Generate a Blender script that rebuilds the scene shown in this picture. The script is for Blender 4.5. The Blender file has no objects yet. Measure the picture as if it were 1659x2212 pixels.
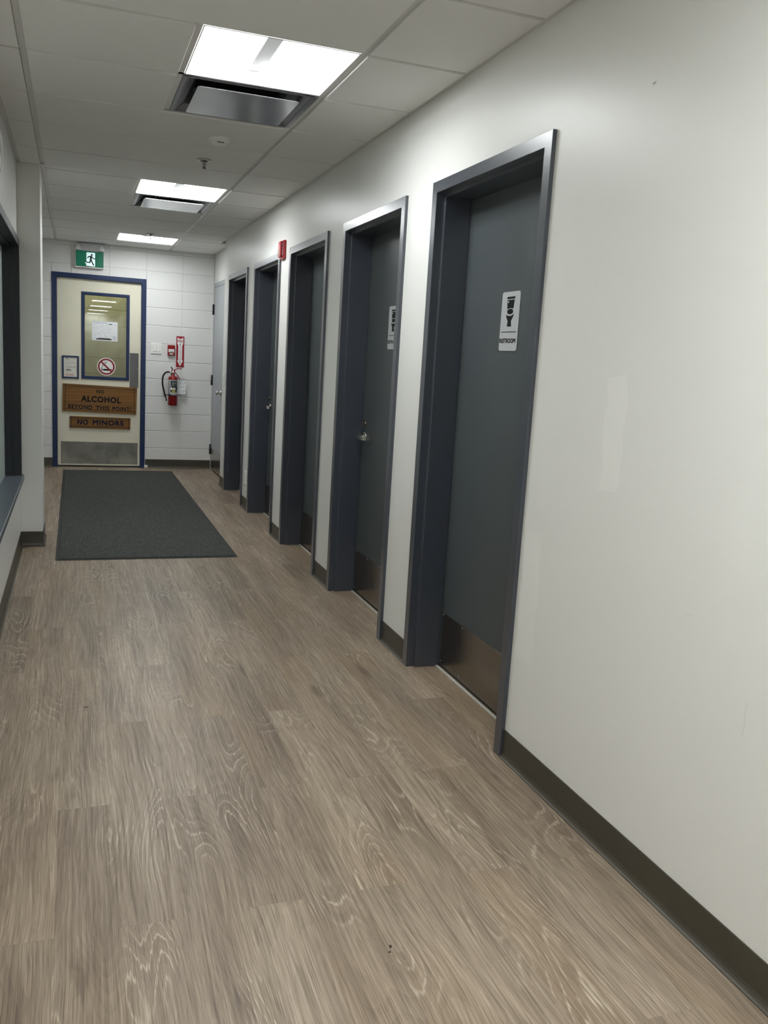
import bpy, bmesh, math, random
from mathutils import Vector, Matrix

random.seed(7)
SC = bpy.context.scene
COL = SC.collection

# ------------------------------------------------------------------ camera
CAM_H = 1.3836
R_RIGHT = Vector((0.94136208, -0.33230307, 0.05841323))
R_UP = Vector((0.00210975, 0.17892261, 0.98386089))
R_FWD = Vector((0.33739144, 0.92604610, -0.16913204))
cam_data = bpy.data.cameras.new('camera')
cam_data.sensor_fit = 'HORIZONTAL'
cam_data.sensor_width = 36.0
cam_data.lens = 1866.05 / 1659.0 * 36.0
cam_data.clip_start = 0.02
cam = bpy.data.objects.new('camera', cam_data)
COL.objects.link(cam)
cam.matrix_world = Matrix((
    (R_RIGHT.x, R_UP.x, -R_FWD.x, 0.0),
    (R_RIGHT.y, R_UP.y, -R_FWD.y, 0.0),
    (R_RIGHT.z, R_UP.z, -R_FWD.z, CAM_H),
    (0, 0, 0, 1)))
SC.camera = cam

# ------------------------------------------------------------------ world, light levels, exposure
world = bpy.data.worlds.new('world')
SC.world = world
world.use_nodes = True
world.node_tree.nodes['Background'].inputs[0].default_value = (0.5, 0.52, 0.55, 1)
world.node_tree.nodes['Background'].inputs[1].default_value = 0.01
LENS_EMISSION = 32.0          # ceiling luminaires, the only lights in the corridor
LAMP_OUTPUT = {10: 0.60, 5: 0.82, 0: 0.80, -5: 1.52, -10: 1.25}   # by ceiling row
LENS_COLOR = (0.965, 1.0, 1.0)
SC.view_settings.view_transform = 'Standard'
SC.view_settings.look = 'None'
SC.view_settings.gamma = 1.0
SC.view_settings.use_curve_mapping = False
SC.view_settings.exposure = 0.0
SC.cycles.use_light_tree = False      # a few strong lamps: plain sampling is as clean and faster
SC.cycles.max_bounces = 5
SC.cycles.diffuse_bounces = 5
SC.cycles.glossy_bounces = 3

# ------------------------------------------------------------------ layout (metres; y runs down the corridor)
XR, XL, XC, XREC = 1.4669, -0.346, -0.2051, 1.5534
YB, YEND, YCOL, YBACK = 10.5275, 9.2255, 6.2913, -12.0
H = 2.5146
T = 0.6096
XG = 1.0307                    # right main tee
XGL = XG - 2 * T               # left main tee
Y0 = 3.3288                    # ceiling cross joint number 0
XLB = -0.52                    # left wall beyond the column
COLD = 0.36                    # column depth

# ------------------------------------------------------------------ material helpers
def lin(c):
    return tuple((v / 12.92 if v <= 0.04045 else ((v + 0.055) / 1.055) ** 2.4) for v in c)

def rgb(r, g, b):
    return lin((r / 255.0, g / 255.0, b / 255.0)) + (1.0,)

MATS = {}
def pm(name, col, rough=0.5, metal=0.0, spec=0.5, emit=None, estr=0.0, bump=None, var=None, coat=0.0):
    m = bpy.data.materials.new(name)
    m.use_nodes = True
    nt = m.node_tree
    b = nt.nodes['Principled BSDF']
    b.inputs['Base Color'].default_value = col
    b.inputs['Roughness'].default_value = rough
    b.inputs['Metallic'].default_value = metal
    b.inputs['Specular IOR Level'].default_value = spec
    b.inputs['Coat Weight'].default_value = coat
    b.inputs['Coat Roughness'].default_value = 0.30
    if emit is not None:
        b.inputs['Emission Color'].default_value = tuple(emit) + (1,) if len(emit) == 3 else emit
        b.inputs['Emission Strength'].default_value = estr
    if var or bump:
        tc = nt.nodes.new('ShaderNodeTexCoord')
    if var:      # (scale, amount, roughness amount)
        n = nt.nodes.new('ShaderNodeTexNoise')
        n.inputs['Scale'].default_value = var[0]
        n.inputs['Detail'].default_value = 2
        nt.links.new(tc.outputs['Object'], n.inputs['Vector'])
        mr = nt.nodes.new('ShaderNodeMapRange')
        mr.inputs['From Min'].default_value = 0.3
        mr.inputs['From Max'].default_value = 0.7
        mr.inputs['To Min'].default_value = 1 - var[1]
        mr.inputs['To Max'].default_value = 1 + var[1]
        nt.links.new(n.outputs['Fac'], mr.inputs['Value'])
        mx = nt.nodes.new('ShaderNodeVectorMath')
        mx.operation = 'SCALE'
        mx.inputs[0].default_value = col[:3]
        nt.links.new(mr.outputs['Result'], mx.inputs['Scale'])
        nt.links.new(mx.outputs['Vector'], b.inputs['Base Color'])
        if len(var) > 2 and var[2]:
            mr2 = nt.nodes.new('ShaderNodeMapRange')
            mr2.inputs['From Min'].default_value = 0.3
            mr2.inputs['From Max'].default_value = 0.7
            mr2.inputs['To Min'].default_value = max(0.02, rough - var[2])
            mr2.inputs['To Max'].default_value = rough + var[2]
            nt.links.new(n.outputs['Fac'], mr2.inputs['Value'])
            nt.links.new(mr2.outputs['Result'], b.inputs['Roughness'])
    if bump:     # (scale, strength, distance)
        n2 = nt.nodes.new('ShaderNodeTexNoise')
        n2.inputs['Scale'].default_value = bump[0]
        n2.inputs['Detail'].default_value = 1
        nt.links.new(tc.outputs['Object'], n2.inputs['Vector'])
        bp = nt.nodes.new('ShaderNodeBump')
        bp.inputs['Strength'].default_value = bump[1]
        bp.inputs['Distance'].default_value = bump[2]
        nt.links.new(n2.outputs['Fac'], bp.inputs['Height'])
        nt.links.new(bp.outputs['Normal'], b.inputs['Normal'])
    MATS[name] = m
    return m

class NT:
    """small node-tree writer"""
    def __init__(s, m):
        s.t = m.node_tree
    def new(s, kind, **kw):
        n = s.t.nodes.new(kind)
        for k, v in kw.items():
            setattr(n, k, v)
        return n
    def put(s, sock, v):
        if isinstance(v, bpy.types.NodeSocket):
            s.t.links.new(v, sock)
        else:
            sock.default_value = v
    def math(s, op, a, b=0.0, c=None, clamp=False):
        n = s.new('ShaderNodeMath', operation=op, use_clamp=clamp)
        s.put(n.inputs[0], a)
        s.put(n.inputs[1], b)
        if c is not None:
            s.put(n.inputs[2], c)
        return n.outputs[0]
    def noise(s, vec, scale, detail=3.0, rough=0.5, dist=0.0):
        n = s.new('ShaderNodeTexNoise')
        s.put(n.inputs['Vector'], vec)
        n.inputs['Scale'].default_value = scale
        n.inputs['Detail'].default_value = detail
        n.inputs['Roughness'].default_value = rough
        n.inputs['Distortion'].default_value = dist
        return n.outputs['Fac']
    def mapping(s, vec, scale=(1, 1, 1), loc=(0, 0, 0)):
        n = s.new('ShaderNodeMapping')
        s.put(n.inputs['Vector'], vec)
        n.inputs['Scale'].default_value = scale
        n.inputs['Location'].default_value = loc
        return n.outputs[0]
    def rng(s, v, a, b, c, d, smooth=False):
        n = s.new('ShaderNodeMapRange')
        if smooth:
            n.interpolation_type = 'SMOOTHSTEP'
        s.put(n.inputs['Value'], v)
        for i, q in zip(('From Min', 'From Max', 'To Min', 'To Max'), (a, b, c, d)):
            s.put(n.inputs[i], q)
        return n.outputs['Result']
    def mix(s, f, a, b):
        n = s.new('ShaderNodeMix', data_type='RGBA')
        s.put(n.inputs[0], f)
        s.put(n.inputs[6], a)
        s.put(n.inputs[7], b)
        return n.outputs[2]
    def ramp(s, f, stops):
        n = s.new('ShaderNodeValToRGB')
        e = n.color_ramp.elements
        e[0].position, e[0].color = stops[0]
        e[1].position, e[1].color = stops[1]
        for p, c in stops[2:]:
            q = e.new(p)
            q.color = c
        s.put(n.inputs[0], f)
        return n.outputs[0]

# ---- floor planks: limed grey oak, grain runs along local y
def make_plank_mat():
    m = pm('oak_plank', rgb(150, 138, 122), rough=0.42, spec=0.35)
    n = NT(m)
    b = m.node_tree.nodes['Principled BSDF']
    tc = n.new('ShaderNodeTexCoord')
    oi = n.new('ShaderNodeObjectInfo')
    rv = n.new('ShaderNodeCombineXYZ')
    n.put(rv.inputs[0], n.math('MULTIPLY', oi.outputs['Random'], 37.0))
    n.put(rv.inputs[1], n.math('MULTIPLY', oi.outputs['Random'], 91.0))
    n.put(rv.inputs[2], n.math('MULTIPLY', oi.outputs['Random'], 53.0))
    va = n.new('ShaderNodeVectorMath', operation='ADD')
    n.put(va.inputs[0], tc.outputs['Object'])
    n.put(va.inputs[1], rv.outputs[0])
    v = va.outputs[0]
    # warp the coordinates a little so that the grain wanders
    wn = n.noise(n.mapping(v, (4.0, 2.0, 1)), 1.0, 1.0)
    wx = n.new('ShaderNodeCombineXYZ')
    n.put(wx.inputs[0], n.math('MULTIPLY', n.math('SUBTRACT', wn, 0.5), 0.040))
    vb = n.new('ShaderNodeVectorMath', operation='ADD')
    n.put(vb.inputs[0], v)
    n.put(vb.inputs[1], wx.outputs[0])
    w = vb.outputs[0]
    # growth-ring field whose contour lines draw the cathedrals
    field = n.noise(n.mapping(w, (6.5, 1.15, 1)), 1.0, 1.2, 0.45)
    jag = n.noise(n.mapping(w, (170.0, 12.0, 1), (2, 2, 2)), 1.0, 1.0, 0.6)
    field = n.math('ADD', field, n.math('MULTIPLY', n.math('SUBTRACT', jag, 0.5), 0.022))
    ring = n.math('FRACT', n.math('MULTIPLY', field, 24.0))
    ring_line = n.rng(n.math('ABSOLUTE', n.math('SUBTRACT', ring, 0.5)), 0.0, 0.15, 1.0, 0.0, True)
    ring_dark = n.rng(ring, 0.0, 1.0, 0.0, 1.0)
    lime_mask = n.rng(n.noise(n.mapping(v, (5.0, 2.1, 1), (4, 9, 0)), 1.0, 1.0), 0.48, 0.70, 0.0, 1.0, True)
    # fine fibres
    fib = n.noise(n.mapping(w, (430.0, 5.0, 1)), 1.0, 2.0, 0.6)
    fib2 = n.noise(n.mapping(w, (120.0, 2.6, 1), (3, 5, 1)), 1.0, 2.0, 0.6)
    pore = n.rng(n.noise(n.mapping(w, (560.0, 9.0, 1), (7, 1, 3)), 1.0, 1.0, 0.5), 0.56, 0.66, 0.0, 1.0, True)
    broad = n.noise(n.mapping(v, (9.0, 0.9, 1), (1, 2, 3)), 1.0, 2.0, 0.5)
    knot = n.rng(n.noise(n.mapping(v, (9.0, 2.4, 1), (8, 3, 2)), 1.0, 1.0), 0.70, 0.80, 0.0, 1.0, True)
    val = n.math('ADD', n.math('MULTIPLY', fib, 0.46), n.math('MULTIPLY', fib2, 0.40))
    val = n.math('ADD', val, n.math('MULTIPLY', broad, 0.37))
    val = n.math('ADD', val, n.math('MULTIPLY', ring_dark, 0.055))
    val = n.math('ADD', val, n.math('MULTIPLY', n.math('SUBTRACT', oi.outputs['Random'], 0.5), 0.075))
    val = n.math('SUBTRACT', val, n.math('MULTIPLY', knot, 0.13))
    col = n.ramp(n.math('MULTIPLY', val, 0.80), [
        (0.28, rgb(80, 67, 56)), (0.70, rgb(178, 162, 143)),
        (0.42, rgb(114, 100, 85)), (0.54, rgb(142, 127, 110))])
    warm = n.noise(n.mapping(v, (3.2, 0.8, 1), (5, 5, 5)), 1.0, 1.0)
    col = n.mix(n.rng(warm, 0.5, 0.72, 0.0, 0.36), col, n.mix(0.6, col, rgb(150, 124, 92)))
    col = n.mix(n.math('MULTIPLY', pore, 0.42), col, rgb(78, 66, 55))
    lime = n.math('MULTIPLY', ring_line, n.math('MULTIPLY', lime_mask, n.rng(fib, 0.38, 0.55, 0.15, 1.0)))
    col = n.mix(n.math('MULTIPLY', lime, 0.64), col, rgb(202, 188, 168))
    n.put(b.inputs['Base Color'], col)
    n.put(b.inputs['Roughness'], n.rng(fib2, 0.3, 0.7, 0.46, 0.36))
    return m
make_plank_mat()

# ---- satin painted drywall with touch-up patches and small scars (world metres: y along, z up)
def make_wall_mat():
    m = pm('satin_wall', rgb(222, 222, 217), rough=0.38, spec=0.28)
    n = NT(m)
    b = m.node_tree.nodes['Principled BSDF']
    g = n.new('ShaderNodeNewGeometry')
    sep = n.new('ShaderNodeSeparateXYZ')
    n.put(sep.inputs[0], g.outputs['Position'])
    wob = n.noise(g.outputs['Position'], 9.0, 2.0)
    off = n.math('MULTIPLY', n.math('SUBTRACT', wob, 0.5), 0.06)
    y = n.math('ADD', sep.outputs[1], off)
    z = n.math('ADD', sep.outputs[2], n.math('MULTIPLY', off, 0.8))
    def patch(yc, zc, hy, hz, e):
        dy = n.rng(n.math('ABSOLUTE', n.math('SUBTRACT', y, yc)), hy - e, hy, 1.0, 0.0)
        dz = n.rng(n.math('ABSOLUTE', n.math('SUBTRACT', z, zc)), hz - e, hz, 1.0, 0.0)
        return n.math('MULTIPLY', dy, dz)
    p = patch(2.135, 1.22, 0.055, 0.165, 0.006)
    for q, k in (((2.53, 0.62, 0.062, 0.23, 0.01), 0.8), ((1.60, 1.06, 0.06, 0.11, 0.03), 0.35)):
        p = n.math('MAXIMUM', p, n.math('MULTIPLY', patch(*q), k))
    scar = patch(2.112, 2.1675, 0.010, 0.006, 0.006)
    for q in ((1.50, 0.62, 0.004, 0.045, 0.004), (1.72, 0.80, 0.02, 0.003, 0.003), (2.30, 1.66, 0.003, 0.02, 0.003)):
        scar = n.math('MAXIMUM', scar, n.math('MULTIPLY', patch(*q), 0.14))
    base = rgb(224, 224, 220)
    col = n.mix(n.math('MULTIPLY', p, 0.60), base, rgb(232, 232, 228))
    col = n.mix(n.math('MULTIPLY', scar, 0.75), col, rgb(90, 88, 82))
    n.put(b.inputs['Base Color'], col)
    n.put(b.inputs['Roughness'], n.math('ADD', 0.36, n.math('MULTIPLY', p, 0.12)))
    bp = n.new('ShaderNodeBump')
    bp.inputs['Strength'].default_value = 0.12
    bp.inputs['Distance'].default_value = 0.001
    n.put(bp.inputs['Height'], n.noise(g.outputs['Position'], 160.0, 1.0))
    n.put(b.inputs['Normal'], bp.outputs[0])
make_wall_mat()

# ---- wood signs
def make_sign_wood():
    m = pm('sign_wood', rgb(146, 98, 46), rough=0.35, spec=0.4)
    n = NT(m)
    b = m.node_tree.nodes['Principled BSDF']
    tc = n.new('ShaderNodeTexCoord')
    f = n.noise(n.mapping(tc.outputs['Object'], (2.0, 30.0, 110.0)), 1.0, 4.0, 0.6, 0.2)
    col = n.ramp(f, [(0.3, rgb(100, 68, 27)), (0.7, rgb(140, 99, 45)), (0.5, rgb(120, 82, 34))])
    n.put(b.inputs['Base Color'], col)
make_sign_wood()

# ---- worn stainless kick plate of the far door
def make_worn_steel():
    m = pm('worn_steel', rgb(150, 148, 140), rough=0.34, metal=1.0)
    n = NT(m)
    b = m.node_tree.nodes['Principled BSDF']
    tc = n.new('ShaderNodeTexCoord')
    f = n.noise(tc.outputs['Object'], 7.0, 4.0, 0.55, 0.3)
    n.put(b.inputs['Base Color'], n.ramp(f, [(0.30, rgb(132, 131, 126)), (0.72, rgb(170, 168, 160))]))
    n.put(b.inputs['Roughness'], n.rng(f, 0.3, 0.7, 0.32, 0.46))
make_worn_steel()

# ---- ribbed olive block of the room behind the far door
def make_olive():
    m = pm('olive_block', rgb(148, 146, 102), rough=0.8)
    n = NT(m)
    b = m.node_tree.nodes['Principled BSDF']
    tc = n.new('ShaderNodeTexCoord')
    sep = n.new('ShaderNodeSeparateXYZ')
    n.put(sep.inputs[0], tc.outputs['Object'])
    rib = n.math('ABSOLUTE', n.math('SUBTRACT', n.math('FRACT', n.math('MULTIPLY', sep.outputs[0], 26.0)), 0.5))
    line = n.rng(rib, 0.0, 0.12, 1.0, 0.0)
    col = n.mix(n.math('MULTIPLY', line, 0.35), n.ramp(n.noise(tc.outputs['Object'], 6.0, 4.0), [(0.3, rgb(140, 138, 94)), (0.7, rgb(158, 156, 110))]), rgb(110, 108, 70))
    n.put(b.inputs['Base Color'], col)
make_olive()

# ---- mat carpet
def make_mat_carpet():
    m = pm('mat_carpet', rgb(58, 59, 58), rough=0.95, spec=0.1)
    n = NT(m)
    b = m.node_tree.nodes['Principled BSDF']
    g = n.new('ShaderNodeNewGeometry')
    a = n.noise(n.mapping(g.outputs['Position'], (90, 60, 60)), 1.0, 4.0, 0.7)
    c = n.noise(n.mapping(g.outputs['Position'], (260, 200, 200)), 1.0, 2.0, 0.7)
    f = n.math('ADD', n.math('MULTIPLY', a, 0.5), n.math('MULTIPLY', c, 0.5))
    n.put(b.inputs['Base Color'], n.ramp(f, [(0.35, rgb(44, 46, 44)), (0.68, rgb(112, 113, 110)), (0.52, rgb(71, 73, 70))]))
    bp = n.new('ShaderNodeBump')
    bp.inputs['Strength'].default_value = 0.6
    bp.inputs['Distance'].default_value = 0.004
    n.put(bp.inputs['Height'], f)
    n.put(b.inputs['Normal'], bp.outputs[0])
make_mat_carpet()

# ---- pane of the far door: clear, with the mirror image a pane has
def make_pane(name, tint, frost=0.0):
    m = bpy.data.materials.new(name)
    m.use_nodes = True
    nt = m.node_tree
    nt.nodes.remove(nt.nodes['Principled BSDF'])
    n = NT(m)
    out = nt.nodes['Material Output']
    tr = n.new('ShaderNodeBsdfTransparent')
    tr.inputs[0].default_value = tint
    gl = n.new('ShaderNodeBsdfGlossy')
    gl.inputs['Roughness'].default_value = 0.01
    fr = n.new('ShaderNodeFresnel')
    fr.inputs[0].default_value = 1.5
    mx = n.new('ShaderNodeMixShader')
    n.put(mx.inputs[0], n.math('MULTIPLY', fr.outputs[0], 2.4, clamp=True))
    if frost > 0:
        df = n.new('ShaderNodeBsdfDiffuse')
        df.inputs[0].default_value = tint
        m0 = n.new('ShaderNodeMixShader')
        m0.inputs[0].default_value = frost
        n.put(m0.inputs[1], tr.outputs[0])
        n.put(m0.inputs[2], df.outputs[0])
        n.put(mx.inputs[1], m0.outputs[0])
    else:
        n.put(mx.inputs[1], tr.outputs[0])
    n.put(mx.inputs[2], gl.outputs[0])
    n.put(out.inputs[0], mx.outputs[0])
    MATS[name] = m
make_pane('clear_pane', (0.93, 0.95, 0.92, 1))

pm('block_paint', rgb(224, 224, 222), 0.45, spec=0.35, bump=(130, 0.35, 0.0012))
pm('mortar_paint', rgb(212, 212, 209), 0.5, spec=0.3)
pm('ceiling_tile', rgb(229, 229, 226), 0.9, spec=0.15, bump=(220, 0.35, 0.0008))
pm('tee_white', rgb(212, 211, 206), 0.35, spec=0.5)
pm('underlay', rgb(104, 92, 78), 0.8)
pm('deck', rgb(60, 60, 60), 0.9)
pm('lens', (0.9, 0.9, 0.9, 1), 0.4, emit=LENS_COLOR, estr=LENS_EMISSION)
pm('side_glow', (0.9, 0.9, 0.9, 1), 0.5, emit=LENS_COLOR, estr=LENS_EMISSION * 0.10)  # housing walls, given a weak added glow of their own
pm('white_enamel', rgb(236, 236, 234), 0.35)
pm('bar_grey', rgb(190, 190, 192), 0.4)
pm('diffuser_metal', rgb(138, 142, 148), 0.32, metal=0.85, bump=(3.2, 0.10, 0.02))
pm('plaque_metal', rgb(216, 219, 223), 0.20, metal=0.85, bump=(2.6, 0.22, 0.02))
pm('slate_frame', rgb(51, 56, 66), 0.32, spec=0.6, bump=(70, 0.10, 0.001), coat=0.9)
pm('slate_leaf', rgb(72, 78, 80), 0.38, spec=0.5, bump=(90, 0.08, 0.001))
pm('dark_steel', rgb(148, 143, 135), 0.24, metal=1.0, var=(7, 0.08, 0.04))
pm('chrome', rgb(205, 202, 195), 0.2, metal=1.0)
pm('screw_steel', rgb(200, 200, 198), 0.25, metal=1.0)
pm('aluminium', rgb(212, 212, 207), 0.4, metal=0.3)
pm('rubber_base', rgb(66, 62, 52), 0.42, spec=0.45, var=(6, 0.06))
pm('navy_paint', rgb(15, 40, 80), 0.34, spec=0.5, bump=(40, 0.15, 0.002))
pm('cream_paint', rgb(226, 222, 202), 0.4, spec=0.4, var=(3, 0.02))
pm('grey_plate', rgb(112, 112, 112), 0.4, metal=0.7, var=(12, 0.06, 0.06))
pm('grey_door', rgb(158, 162, 166), 0.4, spec=0.45)
pm('black_metal', rgb(22, 22, 22), 0.45)
pm('black', rgb(10, 10, 11), 0.6, spec=0.2)
pm('ink', rgb(16, 18, 20), 0.6, spec=0.2)
pm('navy_ink', rgb(10, 11, 26), 0.6, spec=0.2)
pm('blue_ink', rgb(14, 20, 52), 0.6, spec=0.2)
pm('groove', rgb(36, 22, 12), 0.6)
pm('paper', rgb(234, 236, 238), 0.6)
pm('paper_warm', rgb(220, 218, 206), 0.6)
pm('print_light', rgb(178, 181, 182), 0.6)
pm('print_grey', rgb(150, 152, 152), 0.6)
pm('print_dark', rgb(62, 62, 62), 0.6)
pm('print_pink', rgb(206, 176, 160), 0.6)
pm('print_blue', rgb(206, 210, 218), 0.6)
pm('sign_white', rgb(238, 238, 236), 0.4)
pm('sign_red', rgb(146, 18, 38), 0.35)
pm('prohibit_red', rgb(134, 18, 26), 0.4)
pm('arrow_red', rgb(140, 18, 40), 0.5)
pm('brushed_sign', rgb(192, 195, 196), 0.38, metal=0.25, spec=0.5)
pm('red_enamel', rgb(132, 10, 14), 0.25, spec=0.6)
pm('alarm_red', rgb(170, 30, 44), 0.28, spec=0.6)
pm('alarm_dark_red', rgb(92, 8, 16), 0.4)
pm('tank_label', rgb(168, 170, 170), 0.4)
pm('label_black', rgb(24, 28, 32), 0.5)
pm('label_white', rgb(230, 230, 226), 0.5)
pm('label_yellow', rgb(170, 160, 50), 0.5)
pm('hose_black', rgb(16, 16, 16), 0.5)
pm('switch_white', rgb(236, 236, 233), 0.35)
pm('switch_line', rgb(196, 196, 194), 0.5)
pm('exit_green', rgb(0, 92, 66), 0.4, emit=lin((0.0, 0.40, 0.30)), estr=0.35)
pm('exit_white', rgb(225, 240, 238), 0.4, emit=lin((0.86, 0.97, 0.98)), estr=0.62)
pm('exit_dark', rgb(4, 44, 44), 0.5)
pm('lamp_glass', rgb(240, 244, 240), 0.1, spec=0.7)
pm('mat_rubber', rgb(34, 34, 35), 0.7)
pm('strobe_lens', rgb(186, 168, 162), 0.12, spec=0.8)
pm('crumb', rgb(34, 22, 18), 0.8)
pm('added_lamp_glow', (0.9, 0.9, 0.9, 1), 0.4, emit=(1.0, 0.97, 0.9), estr=15.0)  # glow of the lamp added behind the far door
pm('frosted_pane', rgb(158, 168, 164), 0.6, spec=0.15)
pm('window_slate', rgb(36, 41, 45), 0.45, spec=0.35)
pm('sill_slate', rgb(84, 92, 99), 0.32, spec=0.6)
pm('drywall_plain', rgb(220, 219, 211), 0.5, spec=0.3)

# ------------------------------------------------------------------ mesh helpers (all shapes in world metres)
class MB:
    def __init__(s):
        s.v, s.f, s.sm = [], [], []
    def add(s, vs, fs, smooth=False):
        o = len(s.v)
        s.v += [tuple(p) for p in vs]
        s.f += [tuple(i + o for i in f) for f in fs]
        s.sm += [smooth] * len(fs)
        return s
    def box(s, x0, x1, y0, y1, z0, z1):
        return s.add([(x0, y0, z0), (x1, y0, z0), (x1, y1, z0), (x0, y1, z0), (x0, y0, z1), (x1, y0, z1), (x1, y1, z1), (x0, y1, z1)],
                     [(0, 3, 2, 1), (4, 5, 6, 7), (0, 1, 5, 4), (1, 2, 6, 5), (2, 3, 7, 6), (3, 0, 4, 7)])
    def bbox(s, x0, x1, y0, y1, z0, z1, b=0.003, seg=2):
        bm = bmesh.new()
        r = bmesh.ops.create_cube(bm, size=1.0)
        for v in bm.verts:
            v.co = Vector((x0 + (v.co.x + .5) * (x1 - x0), y0 + (v.co.y + .5) * (y1 - y0), z0 + (v.co.z + .5) * (z1 - z0)))
        bmesh.ops.bevel(bm, geom=list(bm.edges), offset=b, segments=seg, affect='EDGES', profile=0.5)
        s.bm(bm)
        return s
    def bm(s, bm, smooth=False):
        bm.verts.index_update()
        bmesh.ops.recalc_face_normals(bm, faces=list(bm.faces))
        s.add([v.co[:] for v in bm.verts], [[v.index for v in f.verts] for f in bm.faces], smooth)
        bm.free()
        return s
    def tube(s, pts, r, seg=10, caps=True, smooth=True):
        pts = [Vector(p) for p in pts]
        rr = r if isinstance(r, (list, tuple)) else [r] * len(pts)
        n = len(pts)
        t0 = (pts[1] - pts[0]).normalized()
        ref = Vector((0, 0, 1)) if abs(t0.z) < 0.9 else Vector((1, 0, 0))
        a = t0.cross(ref).normalized()
        vs = []
        for i, p in enumerate(pts):
            t = (pts[min(i + 1, n - 1)] - pts[max(i - 1, 0)]).normalized()
            a = (a - t * a.dot(t)).normalized()
            b = t.cross(a)
            for k in range(seg):
                q = 2 * math.pi * k / seg
                vs.append(p + (a * math.cos(q) + b * math.sin(q)) * rr[i])
        fs = [(i * seg + k, i * seg + (k + 1) % seg, (i + 1) * seg + (k + 1) % seg, (i + 1) * seg + k) for i in range(n - 1) for k in range(seg)]
        s.add(vs, fs, smooth)
        if caps:
            o = len(s.v) - len(vs)
            s.f.append(tuple(o + k for k in range(seg - 1, -1, -1))); s.sm.append(False)
            s.f.append(tuple(o + (n - 1) * seg + k for k in range(seg))); s.sm.append(False)
        return s
    def lathe(s, prof, c, axis='z', seg=28, smooth=True):
        """prof: (radius, height) along axis from c"""
        vs = []
        for r, h in prof:
            for k in range(seg):
                q = 2 * math.pi * k / seg
                u, w = r * math.cos(q), r * math.sin(q)
                p = {'z': (u, w, h), 'x': (h, u, w), 'y': (u, h, w)}[axis]
                vs.append((c[0] + p[0], c[1] + p[1], c[2] + p[2]))
        n = len(prof)
        fs = [(i * seg + k, i * seg + (k + 1) % seg, (i + 1) * seg + (k + 1) % seg, (i + 1) * seg + k) for i in range(n - 1) for k in range(seg)]
        bm = bmesh.new()
        bv = [bm.verts.new(v) for v in vs]
        for f in fs:
            try:
                bm.faces.new([bv[i] for i in f])
            except ValueError:
                pass
        bmesh.ops.remove_doubles(bm, verts=list(bm.verts), dist=1e-6)
        # close the ends that are open rings
        bmesh.ops.holes_fill(bm, edges=[e for e in bm.edges if e.is_boundary], sides=0)
        s.bm(bm, smooth)
        return s
    def plate(s, pts2, fr, d0, d1):
        """flat prism: polygon pts2 (u, v) in frame fr = (origin, u, v, normal), from depth d0 to d1 along normal"""
        o, u, w, nn = fr
        n = len(pts2)
        area = sum(pts2[i][0] * pts2[(i + 1) % n][1] - pts2[(i + 1) % n][0] * pts2[i][1] for i in range(n))
        if area < 0:
            pts2 = list(reversed(pts2))
        vs = [o + u * p[0] + w * p[1] + nn * d0 for p in pts2] + [o + u * p[0] + w * p[1] + nn * d1 for p in pts2]
        fs = [tuple(range(n, 2 * n)), tuple(range(n - 1, -1, -1))]
        fs += [(i, (i + 1) % n, n + (i + 1) % n, n + i) for i in range(n)]
        if u.cross(w).dot(nn) < 0:
            fs = [tuple(reversed(f)) for f in fs]
        return s.add(vs, fs)

def rect(x0, x1, y0, y1):
    return [(x0, y0), (x1, y0), (x1, y1), (x0, y1)]
def rrect(x0, x1, y0, y1, r, k=6):
    pts = []
    for cx, cy, a0 in ((x1 - r, y0 + r, -90), (x1 - r, y1 - r, 0), (x0 + r, y1 - r, 90), (x0 + r, y0 + r, 180)):
        for i in range(k + 1):
            a = math.radians(a0 + 90 * i / k)
            pts.append((cx + r * math.cos(a), cy + r * math.sin(a)))
    return pts
def ell(cx, cy, rx, ry, k=32):
    return [(cx + rx * math.cos(2 * math.pi * i / k), cy + ry * math.sin(2 * math.pi * i / k)) for i in range(k)]
def stroke(p, q, w):
    dx, dy = q[0] - p[0], q[1] - p[1]
    L = math.hypot(dx, dy) or 1
    nx, ny = -dy / L * w / 2, dx / L * w / 2
    return [(p[0] - nx, p[1] - ny), (q[0] - nx, q[1] - ny), (q[0] + nx, q[1] + ny), (p[0] + nx, p[1] + ny)]

ORG = {}
def link(o, parent, org):
    COL.objects.link(o)
    ORG[o.name] = Vector(org)
    if parent is not None:
        o.parent = parent
        o.location = Vector(org) - ORG[parent.name]
    else:
        o.location = org
    return o
def build(name, mb, mat, parent=None, org=None):
    if org is None:
        org = ORG[parent.name] if parent is not None else (0, 0, 0)
    org = Vector(org)
    me = bpy.data.meshes.new(name)
    me.from_pydata([tuple(Vector(v) - org) for v in mb.v], [], mb.f)
    me.polygons.foreach_set('use_smooth', mb.sm)
    me.materials.append(MATS[mat])
    me.update()
    return link(bpy.data.objects.new(name, me), parent, org)
def empty(name, org, parent=None):
    e = bpy.data.objects.new(name, None)
    e.empty_display_size = 0.1
    return link(e, parent, org)
def tag(o, label, cat, group=None, kind=None):
    o['label'] = label
    o['category'] = cat
    if group:
        o['group'] = group
    if kind:
        o['kind'] = kind
    return o
def copy_tree(o, parent=None, org=None):
    c = o.copy()
    COL.objects.link(c)
    if parent is None:
        c.location = org
        ORG[c.name] = Vector(org)
    else:
        c.parent = parent
        ORG[c.name] = ORG[parent.name] + Vector(c.location)
    for ch in list(o.children):
        copy_tree(ch, c)
    return c

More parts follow.
